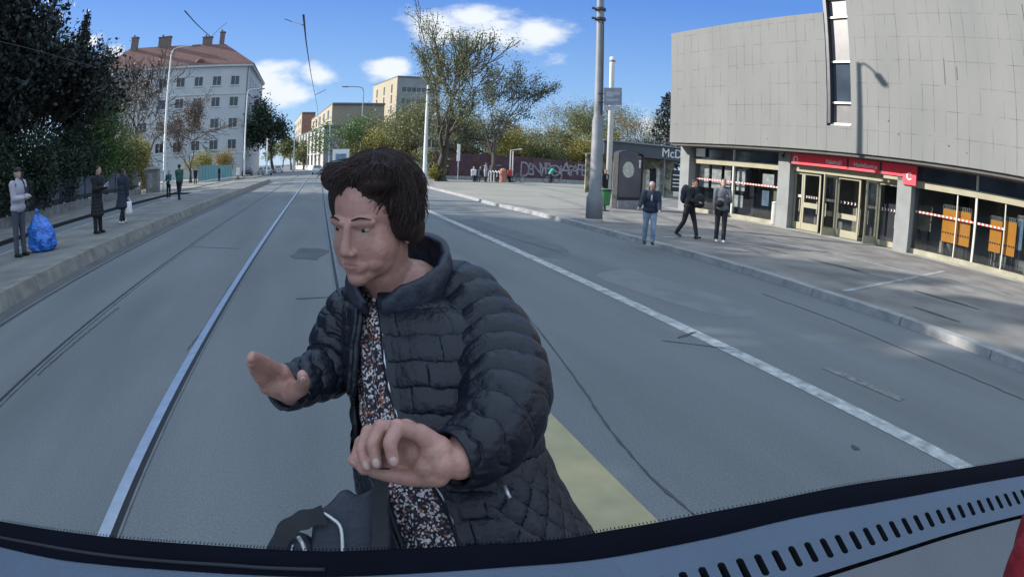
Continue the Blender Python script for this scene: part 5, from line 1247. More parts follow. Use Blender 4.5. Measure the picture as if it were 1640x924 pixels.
    for J in (A, B): b.chain([neck - up * .07 * s, J[0], J[1], J[2]], [.075 * s, .078 * s * f, .062 * s * f, .048 * s], 12)
    if coat:                               # a long skirt of the coat
        mid = (L[1] + Rr[1]) / 2; lowp = pel.lerp(mid, coat); w = max(abs(L[1].y - Rr[1].y) * .5 * coat, 0)
        for k in range(6):
            q = pel.lerp(lowp, k / 5); b.ell(q, (.19 * s * f * (1 + .06 * k), (.145 + w * k / 5) * s * f * (1 + .05 * k), .11 * s))
    link('coat' if coat else 'jacket', remesh(b, voxel, 2, 'jacket'), top, t)
    if shirt: b = MB(); b.ell(chest + fw * .055 * s + up * .02 * s, (.06 * s, .09 * s * f, .15 * s)); b.ell(neck + fw * .03 * s, (.05 * s, .05 * s, .05 * s)); link('shirt', remesh(b, voxel, 1, 'shirt'), shirt, t)
    # hair, cap
    b = MB(); b.ell(hp((0, -.03, .045)), (.084 * s, .088 * s, .082 * s), hd); b.ell(hp((0, -.055, -.01)), (.078 * s, .05 * s, .07 * s), hd)
    if longhair: b.ell(hp((0, -.06, -.08)), (.08 * s, .05 * s, .10 * s), hd)
    link('hair', remesh(b, voxel * .8, 1, 'hair'), hair, t)
    if cap:
        b = MB(); b.ell(hp((0, -.012, .06)), (.09 * s, .10 * s, .072 * s), hd)
        if cap == 'capblack': b.ell(hp((0, .11, .05)), (.065 * s, .06 * s, .012 * s), hd)
        link('cap', remesh(b, voxel * .6, 1, 'cap'), cap, t)
    t.location = loc; t.rotation_euler = (0, 0, face)
    return t, dict(A=A, B=B, pel=pel, chest=chest, neck=neck, hc=hc, up=up, L=L, R=Rr)
def W2(t, p):                              # local figure point to world
    return Matrix.Translation(t.location) @ Matrix.Rotation(t.rotation_euler.z, 4, 'Z') @ Vector(p)
def hgt(px, y0, y1, z, xf=None):           # standing height from head and foot places in the photo
    g = G(px, y1, z); v = ray(xf or px, y0); return EYE.z + v.z / v.xy.length * g.xy.length - z
towards = lambda p: math.atan2(p.x, -p.y) + 0 if False else math.atan2(-(-p.x), -p.y)   # heading that faces us
def heading(p, turn=0.0):                  # local +Y turned to face the lens, then turned to their left by `turn`
    d = -Vector((p.x, p.y)); return math.atan2(-d.x, d.y) + turn
PL = .25
# man with a cap, hands at his belly, leaning back beside the sack
p = G(33, 411, PL); t, J = person('man in black cap and pale grey jacket standing beside the blue sack', p, heading(p, .75), hgt(33, 271, 411, PL), top='clothpale', legs='trousergrey', hair='hairgrey', cap='capblack', larm=((.25, .05), (1.35, .5)), rarm=((.25, .05), (1.3, .5)), headpitch=-.1, fat=1.12, lleg=(.06, .0), rleg=(-.02, 0))
m_ = MB(); m_.ell(J['chest'] + Vector((-.13, -.01, .06)), (.09, .15, .20)); m_.ell(J['chest'] + Vector((.15, -.02, .06)), (.07, .14, .18)); m_.chain([J['A'][0], J['A'][1]], [.095, .085]); 
m_.v = [tuple(W2(t, v)) for v in m_.v]; link('dark_sleeve', remesh(m_, .014, 1, 'dark_sleeve'), 'clothnavy', t)
# man in a long black coat reading a phone
p = G(157, 374, PL); t, J = person('man in long black coat looking down at a phone on the left platform', p, heading(p, .9), hgt(157, 268, 374, PL), top='clothblack', legs='clothblack', hair='hairdark', coat=.95, larm=((.25, .0), (1.5, .45)), rarm=((.25, .0), (1.5, .45)), headpitch=.35, lleg=(.05, .02))
q = W2(t, J['B'][2] + J['B'][3] * .1 + Vector((0, .02, .05))); o = part('phone', MB().box(q, (.075, .15, .012), t.rotation_euler.z, 0, .6), 'plasticwhite'); tag(o, 'pale phone held by the man in the long black coat', 'phone')
# woman in a dark coat seen from behind with a white carrier bag
p = G(197, 358, PL); t, J = person('woman in dark mid length coat walking away with a white carrier bag', p, heading(p, 2.4), hgt(197, 271, 358, PL), top='clothnavy', legs='clothblack', hair='hairbrown', shoes='shoewhite', coat=.85, longhair=True, lleg=(.22, .1), rleg=(-.2, .15), larm=((.1, .06), (.1, 0)), rarm=((-.05, .1), (.2, 0)), lean=.05)
hq = W2(t, J['B'][2] + J['B'][3] * .09)
c = thing('carrier_bag', 'white plastic carrier bag held by the woman in the dark coat', 'bag', hq + Vector((0, 0, -.5)))
b = MB(); V = []; F = []; nu = 20; 
for i in range(9):
    f = i / 8; z = -.52 + .40 * f
    for k in range(nu):
        a = 2 * math.pi * k / nu; rr = .155 * (1 - .3 * f) * (1 + .12 * mnoise.noise((math.cos(a) * 2, math.sin(a) * 2, f * 3))) * (.75 if i == 0 else 1)
        V.append(hq + Vector((rr * math.cos(a) * 1.0, rr * math.sin(a) * .6, z)))
for i in range(8):
    for k in range(nu): a_, b_ = i * nu + k, i * nu + (k + 1) % nu; F.append((a_, b_, b_ + nu, a_ + nu))
F += [tuple(range(nu - 1, -1, -1)), tuple(range(8 * nu, 9 * nu))]; b.add(V, F); part('sack', b, 'plasticwhite', c, True)
b = MB(); 
for s_ in (-1, 1): b.tube(catmull([hq + Vector((s_ * .09, .02, -.13)), hq + Vector((s_ * .04, 0, -.04)), hq + Vector((0, 0, 0))], 6), .012, 6)
part('handle', b, 'plasticwhite', c)
# pair farther along the platform
p = G(287, 320, PL); t, J = person('man in dark jacket and dark trousers standing near the curved street lamp', p, heading(p, 2.6), hgt(287, 264, 320, PL), top='clothgreen', legs='clothblack', hair='hairdark', voxel=.02, lleg=(.2, .02), rleg=(-.2, .05), larm=((.2, .05), (.9, .3)))
q = AY(270, 300, 36); q.z = .1; person('woman in dark green top beside the stone gate post', q, heading(q, -.6), 1.68, top='clothgreen', legs='clothblack', hair='hairdark', voxel=.025, larm=((.2, .05), (1.2, .3)), rarm=((.2, .05), (1.2, .3)))
q2 = G(274, 296, .1) if False else AY(276, 290, 35.5); q2.z = 1.05; o = part('paper_bag', MB().box((q2.x, q2.y, 1.05), (.34, .14, .2)).box((q2.x, q2.y, 1.17), (.2, .03, .05)), 'plasticwhite'); tag(o, 'white packet held out by the woman in dark green', 'packet')
q = AY(313, 285, 62); q.z = .1; person('distant person in dark clothes by the turquoise fence', q, heading(q, 0), 1.75, top='clothblack', legs='clothblack', voxel=.03)
q = AY(351, 282, 70); q.z = .1; person('distant dark figure at the right part of the turquoise fence', q, heading(q, 1), 1.75, top='clothblack', legs='clothblack', voxel=.03)
q = AY(381, 284, 72); q.z = .1; person('distant person in a white coat at the corner of the red roofed house', q, heading(q, 0), 1.7, top='clothwhite', legs='clothgrey', voxel=.03, coat=.7)
# the man crossing at the right kerb
p = G(1038, 391, .13); t, J = person('older man in navy jacket and jeans stepping along the right kerb', p, heading(p, .12), hgt(1038, 291, 391, .13), top='clothnavy', legs='jeans', hair='hairgrey', lleg=(.32, .30), rleg=(-.12, .15), larm=((.25, .12), (.7, .1)), rarm=((.3, .30), (.75, -.2)), lean=.12, headpitch=.3, fat=1.18, shirt='clothpale')
# walker with backpack and large bag
p = G(1101, 381, .13); t, J = person('walker in dark jacket with a backpack and a large black bag', p, heading(p, .9), hgt(1101, 286, 381, .13), top='clothblack', legs='clothblack', hair='hairdark', lleg=(.35, .1), rleg=(-.25, .35), larm=((.3, .1), (1.1, .4)), rarm=((.3, .1), (1.1, .4)), lean=.15, headpitch=.25, fat=1.1)
b = MB(); b.ell(J['chest'] + Vector((0, -.22, .02)), (.16, .12, .24)); b.ell(J['waist'] if 'waist' in J else J['pel'] + Vector((0, -.2, .22)), (.15, .1, .16)); b.v = [tuple(W2(t, v)) for v in b.v]
o = link('backpack', remesh(b, .014, 1, 'backpack'), 'clothnavy', None); tag(o, 'navy backpack on the back of the walker in dark clothes', 'backpack')
b = MB(); b.ell(J['pel'] + Vector((-.02, .30, .22)), (.19, .14, .17)); b.ell(J['pel'] + Vector((0, .34, .12)), (.17, .12, .13)); b.v = [tuple(W2(t, v)) for v in b.v]
o = link('shoulder_bag', remesh(b, .014, 1, 'shoulder_bag'), 'clothblack', None); tag(o, 'large black bag held in front by the walker with the backpack', 'bag')
# woman in a grey jacket looking at her phone
p = G(1152, 388, .13); t, J = person('woman in grey jacket and black trousers standing with a hand raised', p, heading(p, .15), hgt(1152, 288, 388, .13), top='clothgrey', legs='clothblack', hair='hairbrown', shoes='shoewhite', larm=((.3, .12), (1.75, .55)), rarm=((.02, .1), (.15, 0)), headpitch=.1, lleg=(.06, 0), rleg=(-.04, .02), longhair=True)
b = MB(); b.ell(J['pel'] + Vector((.10, .17, .12)), (.13, .07, .10)); b.v = [tuple(W2(t, v)) for v in b.v]; o = link('hip_bag', remesh(b, .012, 1, 'hip_bag'), 'clothblack', None); tag(o, 'small dark bag at the hip of the woman in the grey jacket', 'bag')
# people on the plaza
SIT = dict(sit=True, lleg=(1.45, 1.5), rleg=(1.45, 1.5))
def seat(px, y, label, **kw):
    q = AY(px, 293, y); q.z = .12 + .47 - .83; return person(label, q, heading(q, kw.pop('turn', .3)), 1.72, voxel=.025, **SIT, **kw)
seat(758, 50.4, 'person in white jacket sitting on the bench before the graffiti wall', top='clothwhite', legs='clothblack', hair='hairbrown')
seat(769, 50.4, 'person in dark purple sitting beside the one in white', top='clothnavy', legs='trousergrey', turn=-.4)
q = AY(777, 293, 51); q.z = .12; person('person in pale clothes standing by the trunk of the leaning tree', q, heading(q, 1.2), 1.72, top='clothpale', legs='clothpale', voxel=.03)
seat(816, 50.4, 'person in red jacket sitting beside the parked bicycle', top='clothred', legs='clothblack', turn=.5)
q = AY(968, 310, 24.5); q.z = .12; person('person in white and black behind the green bin', q, heading(q, .9), 1.66, top='clothblack', legs='clothblack', shirt='clothwhite', voxel=.02, coat=.6)
# bicycles
mat('bikeframe', (.12, .13, .14), .4, .1, 4, metal=.3)
def bicycle(label, loc, rz):
    t = thing('bicycle', label, 'bicycle', (0, 0, 0)); b = MB()
    for x in (-.52, .52):
        w = MB(); w.tube([(x + .33 * math.cos(a), 0, .34 + .33 * math.sin(a)) for a in [2 * math.pi * k / 22 for k in range(23)]], .022, 6, caps=False); wh = part('wheel', w, 'tyre', t)
        w = MB()
        for k in range(8): a = math.pi * k / 8; w.tube([(x - .32 * math.cos(a), 0, .34 - .32 * math.sin(a)), (x + .32 * math.cos(a), 0, .34 + .32 * math.sin(a))], .004, 4)
        part('spokes', w, 'alu', wh)
    for a, c in [((-.52, 0, .34), (-.05, 0, .32)), ((-.52, 0, .34), (-.18, 0, .80)), ((-.05, 0, .32), (-.20, 0, .86)), ((-.05, 0, .32), (.36, 0, .78)), ((-.18, 0, .78), (.36, 0, .82)), ((.34, 0, .95), (.52, 0, .34))]: b.tube([a, c], .022, 6)
    part('frame', b, 'bikeframe', t); b = MB(); b.tube([(.28, -.28, 1.0), (.34, -.1, 1.0), (.34, .1, 1.0), (.28, .28, 1.0)], .018, 6); part('handlebar', b, 'black', t)
    b = MB(); b.ell((-.22, 0, .90), (.14, .07, .04), nu=8, nv=6); part('saddle', b, 'black', t)
    t.location = loc; t.rotation_euler = (0, 0, rz); return t
q = AY(829, 297, 50); q.z = .12; bicycle('parked bicycle beside the white tall frame', q, .3)
q = AY(883, 294, 51.5); q.z = .12; bk = bicycle('bicycle ridden past the graffiti by the person in turquoise', q, .05)
qq = q.copy(); qq.z = q.z + .92 - .93; person('cyclist in turquoise top riding past the graffiti wall', qq + Vector((-.2, 0, 0)), .05 - math.pi / 2, 1.72, top='clothturq', legs='clothblack', voxel=.025, sit=True, lleg=(.9, 1.0), rleg=(.35, .6), larm=((.9, .05), (.3, 0)), rarm=((.9, .05), (.3, 0)), lean=.5)
# ================================================================== the woman at the windscreen
def clothmat(name, col, rough, bump, scale, spec=.5):
    m = mat(name, col, rough, .18, 14, bump, scale, spec=spec); return m
clothmat('puffer', (.0065, .0085, .0165), .40, .22, 85, .42)
mat('collarlining', (.022, .027, .045), .5, .2, 10, .2, 60)
mat('skinw', (.37, .195, .155), .48, .10, 16, .10, 120, col2=(.50, .255, .205), grain=.10, gscale=140); mat('lip', (.36, .18, .15), .45, .1, 20); mat('eyewhite', (.32, .29, .28), .25, .03, 20); mat('iris', (.03, .02, .015), .2, .1, 30)
mat('hairw', (.034, .019, .016), .55, .35, 30, spec=.3)
mat('zip', (.62, .62, .64), .35, .05, 20, metal=.5); mat('bagdark', (.018, .023, .040), .55, .15, 6, .2, 60); mat('strapblack', (.008, .009, .013), .6, .2, 10)
def dressmat():
    m = bpy.data.materials.new('speckled_dress'); m.use_nodes = True; t = m.node_tree; b = t.nodes['Principled BSDF']
    c = t.nodes.new('ShaderNodeTexCoord'); v = t.nodes.new('ShaderNodeTexVoronoi'); v.inputs['Scale'].default_value = 240; v.inputs['Randomness'].default_value = 1
    t.links.new(c.outputs['Object'], v.inputs['Vector'])
    s = t.nodes.new('ShaderNodeSeparateColor'); t.links.new(v.outputs['Color'], s.inputs[0])
    r = t.nodes.new('ShaderNodeValToRGB'); r.color_ramp.interpolation = 'CONSTANT'; e = r.color_ramp.elements
    e[0].position = 0; e[0].color = (.015, .013, .02, 1); e[1].position = .48; e[1].color = (.55, .52, .55, 1)
    for p, col in [(.62, (.05, .035, .05)), (.70, (.42, .16, .08)), (.76, (.03, .03, .05)), (.84, (.70, .66, .66)), (.94, (.22, .12, .12))]: x = e.new(p); x.color = (*col, 1)
    t.links.new(s.outputs[0], r.inputs[0]); t.links.new(r.outputs[0], b.inputs['Base Color']); b.inputs['Roughness'].default_value = .8; MATS['dress'] = m
dressmat()
az0 = math.atan2(ray(690, 600).x, ray(690, 600).y)
vv = Vector((math.sin(az0), math.cos(az0), 0)); il = Vector((-math.cos(az0), math.sin(az0), 0))     # away from us / to the left of the picture
ta = R(28); FW = (-vv * math.cos(ta) + il * math.sin(ta)).normalized(); WL_ = Vector((-FW.y, FW.x, 0))   # her front / her left
if WL_.dot(il) > 0: WL_ = -WL_
hips = D(770, 880, 1.16); gx, gy = hips.x, hips.y
wom = thing('person', 'woman with short dark hair in navy puffer jacket right in front of the windscreen', 'person', (gx, gy, 0))
KEY = [((632, 462), 1.215, .085, .075), ((655, 478), 1.21, .150, .095), ((668, 500), 1.20, .182, .112), ((686, 560), 1.185, .192, .128), ((700, 640), 1.17, .192, .135), ((716, 720), 1.16, .198, .140), ((742, 800), 1.155, .215, .152), ((772, 880), 1.16, .240, .165)]
RC = [(D(*c, d), a, b) for c, d, a, b in KEY]
e1 = RC[-1][0] + Vector((.01, .03, -.16)); RC += [(e1, .262, .19), (e1 + Vector((.0, .02, -.14)), .268, .20)]
def ringat(s):                             # s in [0, len-1]
    n = len(RC) - 1; C = catmull([r[0] for r in RC], n * 8); 
    return C
NR = 260
CC = catmull([r[0] for r in RC], NR); AA = catmull([(r[1], r[2], 0) for r in RC], NR)
def rs(i): return CC[i], AA[i].x, AA[i].y
def tpt(i, th, sc=1.0, off=0.0):
    c, a, b = rs(i); p = WL_ * (a * sc * math.sin(th)) + FW * (b * sc * math.cos(th)); n = (WL_ * math.sin(th) / a + FW * math.cos(th) / b).normalized(); return c + p + n * off
EL = [(455, 606), (478, 607), (500, 612), (560, 617), (640, 629), (700, 655), (760, 690), (800, 712), (880, 742), (1200, 820)]
ER = [(455, 600), (478, 588), (500, 580), (560, 572), (640, 567), (700, 574), (760, 600), (800, 620), (880, 648), (1200, 700)]
def edge_theta(i, keys):
    best, bt = 1e9, 0
    for k in range(-80, 81):
        th = R(k); x, y = proj(tpt(i, th)); e = abs(x - lerpkeys(keys, y))
        if e < best: best, bt = e, th
    return bt
idx = list(range(0, NR + 1, 10)); tl = [edge_theta(i, EL) for i in idx]; tr_ = [edge_theta(i, ER) for i in idx]
def itp(arr, i): k = min(i / 10, len(arr) - 1.0001); a = int(k); return arr[a] + (arr[a + 1] - arr[a]) * (k - a)
NT = 380
arcl = [0]
for i in range(1, NR + 1): arcl.append(arcl[-1] + (CC[i] - CC[i - 1]).length)
def puffs(x, p=.55): return abs(math.sin(math.pi * x)) ** p
V = []; F = []
for i in range(NR + 1):
    a0, a1 = itp(tl, i), itp(tr_, i) + 2 * math.pi
    if a1 - a0 > 2 * math.pi - .02: a1 = a0 + 2 * math.pi - .02
    for k in range(NT + 1):
        th = a0 + (a1 - a0) * k / NT; s = arcl[i]
        u = th * .2; nzz = mnoise.noise((math.sin(th) * 5, math.cos(th) * 5, s * 9)); n2 = mnoise.noise((math.sin(th) * 13, math.cos(th) * 13 + 4, s * 24))
        rw = (s + .010 * math.sin(th * 2.2) + .006 * nzz) / .047
        d1 = .0100 * puffs(rw, .38) - .008
        nearseam = 1 - puffs(rw, .6)
        dg = .009 * (abs(math.sin(math.pi * (u / .060 + s / .062))) * abs(math.sin(math.pi * (u / .060 - s / .062)))) ** .33 - .005
        tb = (th + math.pi) % (2 * math.pi) - math.pi
        m_ = max(0, min(1, (s - .345) / .03)) * max(0, min(1, (abs(tb) - R(34)) / R(10)))
        # short puckers that run out from the seams, and a few soft upright creases
        pk = mnoise.noise((th * 22, int(rw) * 3.1, s * 5)) * (.25 + .75 * nearseam)
        cr = -.003 * max(0, 1 - abs(((th / .62 + .31 * int(rw)) % 1) - .5) / .05) * (1 - m_) * puffs(rw, .5)
        dd = d1 * (1 - m_) + dg * m_ + cr + .0030 * pk + .0030 * nzz + .0012 * n2
        fade = min(1, k / 6, (NT - k) / 6); dd = dd * fade + .004 * (1 - fade)
        V.append(tpt(i, th, 1.0, dd))
W1 = NT + 1
for i in range(NR):
    for k in range(NT): F.append((i * W1 + k, i * W1 + k + 1, (i + 1) * W1 + k + 1, (i + 1) * W1 + k))
jk = MB().add(V, F); jacket = part('jacket', jk, 'puffer', wom, True)
sm_ = jacket.modifiers.new('thick', 'SOLIDIFY'); sm_.thickness = .012; sm_.offset = -1
# zip along the free edge of her left panel, and the piping of the other one
b = MB(); b.tube([tpt(i, itp(tl, i) + .035, 1.0, .0135) for i in range(34, NR + 1, 4)], .0028, 6); part('zip', b, 'zip', jacket, True)
b = MB(); b.tube([tpt(i, itp(tl, i), 1.0, .002) for i in range(8, NR + 1, 3)], .007, 8); b.tube([tpt(i, itp(tr_, i), 1.0, .002) for i in range(8, NR + 1, 3)], .007, 8); part('placket', b, 'puffer', jacket, True)
b = MB(); q = [D(808, 778, .985), D(812, 787, .98), D(817, 797, .978)]; b.tube(q, .003, 6); part('zip_pull', b, 'zip', jacket, True)
# speckled dress inside the open jacket
V = []; F = []; n = 60
for i in range(0, NR + 1, 2):
    for k in range(n + 1):
        th = R(-85) + R(170) * k / n; V.append(tpt(i, th, .90 if i > 8 else .8, .006 * mnoise.noise((th * 3, i * .06, 1)) + .003 * math.sin(th * 22 + i * .03)))
for i in range(NR // 2):
    for k in range(n): F.append((i * (n + 1) + k, i * (n + 1) + k + 1, (i + 1) * (n + 1) + k + 1, (i + 1) * (n + 1) + k))
part('dress', MB().add(V, F), 'dress', wom, True)
# sleeves
def sleeve(pts, name, spacing=.052, amp=.0115, seed=0, n=260, seg=120):
    P = catmull([D(x, y, d) for x, y, d, r in pts], n); RR = catmull([(r, 0, 0) for *_, r in pts], n); V = []; F = []; s = 0; ref = None
    rowsn = []
    for i in range(n + 1):
        t = (P[min(i + 1, n)] - P[max(i - 1, 0)]).normalized()
        if ref is None: ref = Vector((0, 0, 1))
        u = (ref - t * ref.dot(t)).normalized(); ref = u; w = t.cross(u)
        if i: s += (P[i] - P[i - 1]).length
        fr_ = min(1, (n - i) / 10)
        for k in range(seg):
            a = 2 * math.pi * k / seg; q = Vector((math.cos(a), math.sin(a), 0))
            n1 = mnoise.noise((q.x * 2.2 + seed, q.y * 2.2, s * 14)); n2 = mnoise.noise((q.x * 3.0 + seed, q.y * 3.0 + 7, s * 42)); n3 = mnoise.noise((q.x * 1.2, q.y * 1.2 + seed, s * 7))
            rw = (s + .014 * math.sin(a + 1.0) + .010 * n1) / spacing
            pk = mnoise.noise((math.cos(a) * 6 + seed, math.sin(a) * 6, int(rw) * 2.3 + s * 3)); ns_ = 1 - puffs(rw, .6)
            crease = -.006 * max(0, 1 - abs(math.sin(s * 62 + 1.6 * math.sin(a + seed) + 2.5 * n3)) / .12) * max(0, mnoise.noise((a * .9 + seed, s * 6, 6)) + .15) * 1.6
            d = amp * puffs(rw, .42) - amp * .8 + .0032 * pk * (.3 + .7 * ns_) + .0055 * n3 + .0025 * n2 + crease * .8
            # gathered creases in the crook of the arm
            V.append(P[i] + (u * math.cos(a) + w * math.sin(a)) * (RR[i].x + d * fr_))
    for j, f in ((1, .93), (2, .80), (3, .78)):
        for k in range(seg): a = 2 * math.pi * k / seg; V.append(P[n] - t * (.0 if j < 2 else .006 * j) + (u * math.cos(a) + w * math.sin(a)) * RR[n].x * f)
    for i in range(n + 3):
        for k in range(seg): x, y = i * seg + k, i * seg + (k + 1) % seg; F.append((x, y, y + seg, x + seg))
    return part(name, MB().add(V, F), 'puffer', jacket, True)
sleeve([(700, 455, 1.235, .060), (738, 486, 1.205, .086), (782, 548, 1.14, .090), (806, 606, 1.07, .087), (806, 660, 1.005, .078), (775, 706, .955, .066), (740, 730, .925, .056), (722, 737, .912, .050)], 'sleeve', seed=3)
sleeve([(598, 478, 1.245, .055), (572, 505, 1.255, .072), (548, 545, 1.255, .070), (530, 588, 1.235, .062), (498, 606, 1.19, .052), (466, 620, 1.145, .045), (452, 624, 1.12, .041)], 'sleeve', seed=9, spacing=.042, amp=.008)
# standing collar
V = []; F = []; nC = 120; mC = 16
cb = D(640, 476, 1.205); ct = D(636, 428, 1.175)
for j in range(mC + 1):
    f = j / mC
    for k in range(nC + 1):
        th = R(12) + (R(360) - R(24)) * k / nC; cth = math.cos(th)      # 0 = her front
        back = .5 - .5 * cth
        h = (.052 + .060 * back ** .8) * (.35 + .65 * min(1, k / 10 + .25, (nC - k) / 10 + .25))
        fl = 1.0 + .10 * f * (1 - back)
        base = cb + WL_ * (.098 * math.sin(th)) + FW * (.088 * cth) + Vector((0, 0, .012 * back - .016 * (1 - back)))
        top = cb + (ct - cb) * .4 + WL_ * (.092 * fl * math.sin(th)) + FW * (.086 * fl * cth); top.z = base.z + h
        p = base.lerp(top, f); o = (WL_ * math.sin(th) + FW * cth)
        V.append(p + o * (.010 * math.sin(math.pi * f) ** .6 + .004 * mnoise.noise((math.sin(th) * 4, cth * 4, f * 2)) + .002 * mnoise.noise((math.sin(th) * 11, cth * 11, f * 3))))
for j in range(mC):
    for k in range(nC): x = j * (nC + 1) + k; F.append((x, x + 1, x + nC + 2, x + nC + 1))
co = part('collar', MB().add(V, F), 'collarlining', jacket, True); sm_ = co.modifiers.new('thick', 'SOLIDIFY'); sm_.thickness = .016; sm_.offset = 0
# body: head with face, neck, arms, hands and legs in one skin
b = MB()
ho = D(596, 356, 1.12); hv = ray(596, 356); hh = Vector((hv.x, hv.y, 0)).normalized(); hl = Vector((-hh.y, hh.x, 0))
ya = R(33); hf = (-hh * math.cos(ya) + hl * math.sin(ya)).normalized(); hx = Vector((-hf.y, hf.x, 0)); hx = hf.cross(Vector((0, 0, 1))).normalized()
HM = Matrix((hx, hf, Vector((0, 0, 1)))).transposed(); HM = Matrix.Rotation(R(9), 3, hx) @ HM if False else Matrix.Rotation(R(-10), 3, hx) @ HM
HS = .935
def hp(*v): return ho + HM @ (Vector(v) * HS)
def he(mb, c, r, nu=20, nv=14): mb.ell(hp(*c), tuple(x * HS for x in r), HM, nu, nv)
def hc_(mb, a, c, ra, rb=None): mb.cap(hp(*a), hp(*c), ra * HS, (rb or ra) * HS, 12)
he(b, (0, -.012, .036), (.076, .094, .086), 28, 18); he(b, (0, .024, -.028), (.067, .070, .080), 24, 16); he(b, (0, .026, -.066), (.058, .056, .044), 24, 16); he(b, (0, .070, -.096), (.024, .020, .018)); he(b, (0, .058, -.086), (.036, .026, .024))
for sx in (-1, 1):
    he(b, (sx * .034, .050, -.036), (.030, .028, .036)); he(b, (sx * .030, .052, -.060), (.026, .026, .026)); he(b, (sx * .078, -.012, -.006), (.009, .019, .032)); he(b, (sx * .079, -.006, -.030), (.008, .011, .013))
    hc_(b, (sx * .016, .0845, .0215), (sx * .048, .0705, .022), .0085, .0085); hc_(b, (sx * .022, .0800, .0135), (sx * .043, .0715, .0125), .0058, .0052); he(b, (sx * .0105, .098, -.0365), (.0085, .010, .0075))
    hc_(b, (sx * .020, .0760, .0005), (sx * .042, .0680, .000), .0070, .0066)
hc_(b, (0, .086, .020), (0, .1045, -.030), .0085, .0120); hc_(b, (-.018, .0845, -.0590), (.018, .0845, -.0590), .0062); hc_(b, (-.015, .0845, -.0695), (.015, .0845, -.0695), .0066); he(b, (0, .080, -.064), (.032, .012, .022)); he(b, (0, .076, -.045), (.02, .014, .016))
nb = D(642, 474, 1.215)
b.chain([hp(0, -.018, -.03), hp(0, -.022, -.10), nb, CC[46]], [.060, .054, .060, .085], 16)
b.chain([CC[30], CC[92], CC[153], CC[230]], [.085, .10, .10, .12], 16)
la_ = [D(738, 486, 1.205), D(806, 625, 1.05), D(735, 738, .905)]; ra_ = [D(572, 505, 1.255), D(532, 586, 1.235), D(466, 628, 1.125)]
for J, w in ((la_, .031), (ra_, .027)): b.chain([CC[34]] + J, [.06, .045, .040, w], 14)
def hand(wr, mcps, fingers, thumb, rb=.0125, rt=.0095, palm=(), thenar=None):
    w = D(*wr)
    for (m, f) in zip(mcps, fingers):
        M = D(*m); b.cap(w, M, .024, .0165, 12); pts = [M] + [D(*q) for q in f]; n = len(pts); b.chain(pts, [rb * 1.12] + [rb - (rb - rt) * k / max(1, n - 2) for k in range(n - 1)], 12)
        if n > 2: b.ell(pts[1], rb * 1.10, nu=10, nv=8)
    for c, r in palm: b.ell(D(*c), r, nu=14, nv=10)
    b.chain([D(*q) for q in thumb], [.021, .0145, .0125, .0105][:len(thumb)], 12)
# her left hand: fingers curled round the strap, thumb passing under them
hand((727, 737, .905), [(672, 694, .872), (650, 686, .888), (634, 690, .903), (622, 700, .918)],
     [[(636, 684, .850), (624, 710, .838), (630, 738, .846)], [(610, 684, .868), (597, 710, .858), (603, 742, .862)], [(591, 693, .888), (580, 718, .88), (588, 746, .882)], [(580, 710, .908), (572, 732, .902), (582, 752, .903)]],
     [(700, 760, .895), (655, 765, .905), (606, 757, .908), (566, 737, .905)], palm=[((698, 725, .892), .030), ((685, 745, .895), .026), ((706, 742, .892), .029), ((664, 722, .908), .027), ((646, 726, .915), .024), ((628, 728, .915), .020)])
# her right hand: flat and raised, thumb towards us
hand((464, 628, 1.115), [(452, 596, 1.075), (442, 602, 1.08), (433, 609, 1.085), (427, 618, 1.09)],
     [[(427, 580, 1.035), (414, 573, 1.01), (404, 569, .99)], [(420, 585, 1.035), (409, 578, 1.01), (401, 574, .99)], [(414, 593, 1.045), (406, 586, 1.02), (401, 582, 1.0)], [(413, 603, 1.06), (408, 596, 1.045), (404, 591, 1.03)]],
     [(466, 626, 1.085), (482, 622, 1.05), (486, 610, 1.025), (484, 601, 1.01)], rb=.0102, rt=.0080, palm=[((452, 614, 1.09), .024), ((444, 616, 1.09), .020)])
hipc = CC[NR]; gl_ = [Vector((gx, gy, 0)) + WL_ * (s_ * .10) for s_ in (-1, 1)]
for s_, g_ in zip((-1, 1), gl_):
    b.chain([hipc + Vector((0, 0, .02)), hipc + WL_ * (s_ * .10), g_ + Vector((0, 0, .50)) - FW * .03, g_ + Vector((0, 0, .08))], [.12, .085, .055, .04], 12)
body = link('body', remesh(b, .0030, 5), 'skinw', wom)
# nails
mat('nail', (.50, .33, .29), .25, .05, 20)
def nail(dip, tip, rr):
    a, c = D(*dip), D(*tip); t = (c - a).normalized(); v = -(ray(*tip[:2])); v = (v - t * v.dot(t)).normalized(); w = t.cross(v)
    m_ = MB(); m_.ell(a.lerp(c, .92) + v * rr * .80, (rr * .62, rr * .85, rr * .28), Matrix((w, t, v)).transposed(), 12, 8); part('nail', m_, 'nail', body, True)
for dq, tq in [((624, 710, .838), (630, 738, .846)), ((597, 710, .858), (603, 742, .862)), ((580, 718, .88), (588, 746, .882)), ((606, 757, .908), (566, 737, .905))]: nail(dq, tq, .0098)
nail((486, 610, 1.025), (484, 601, 1.01), .0105)
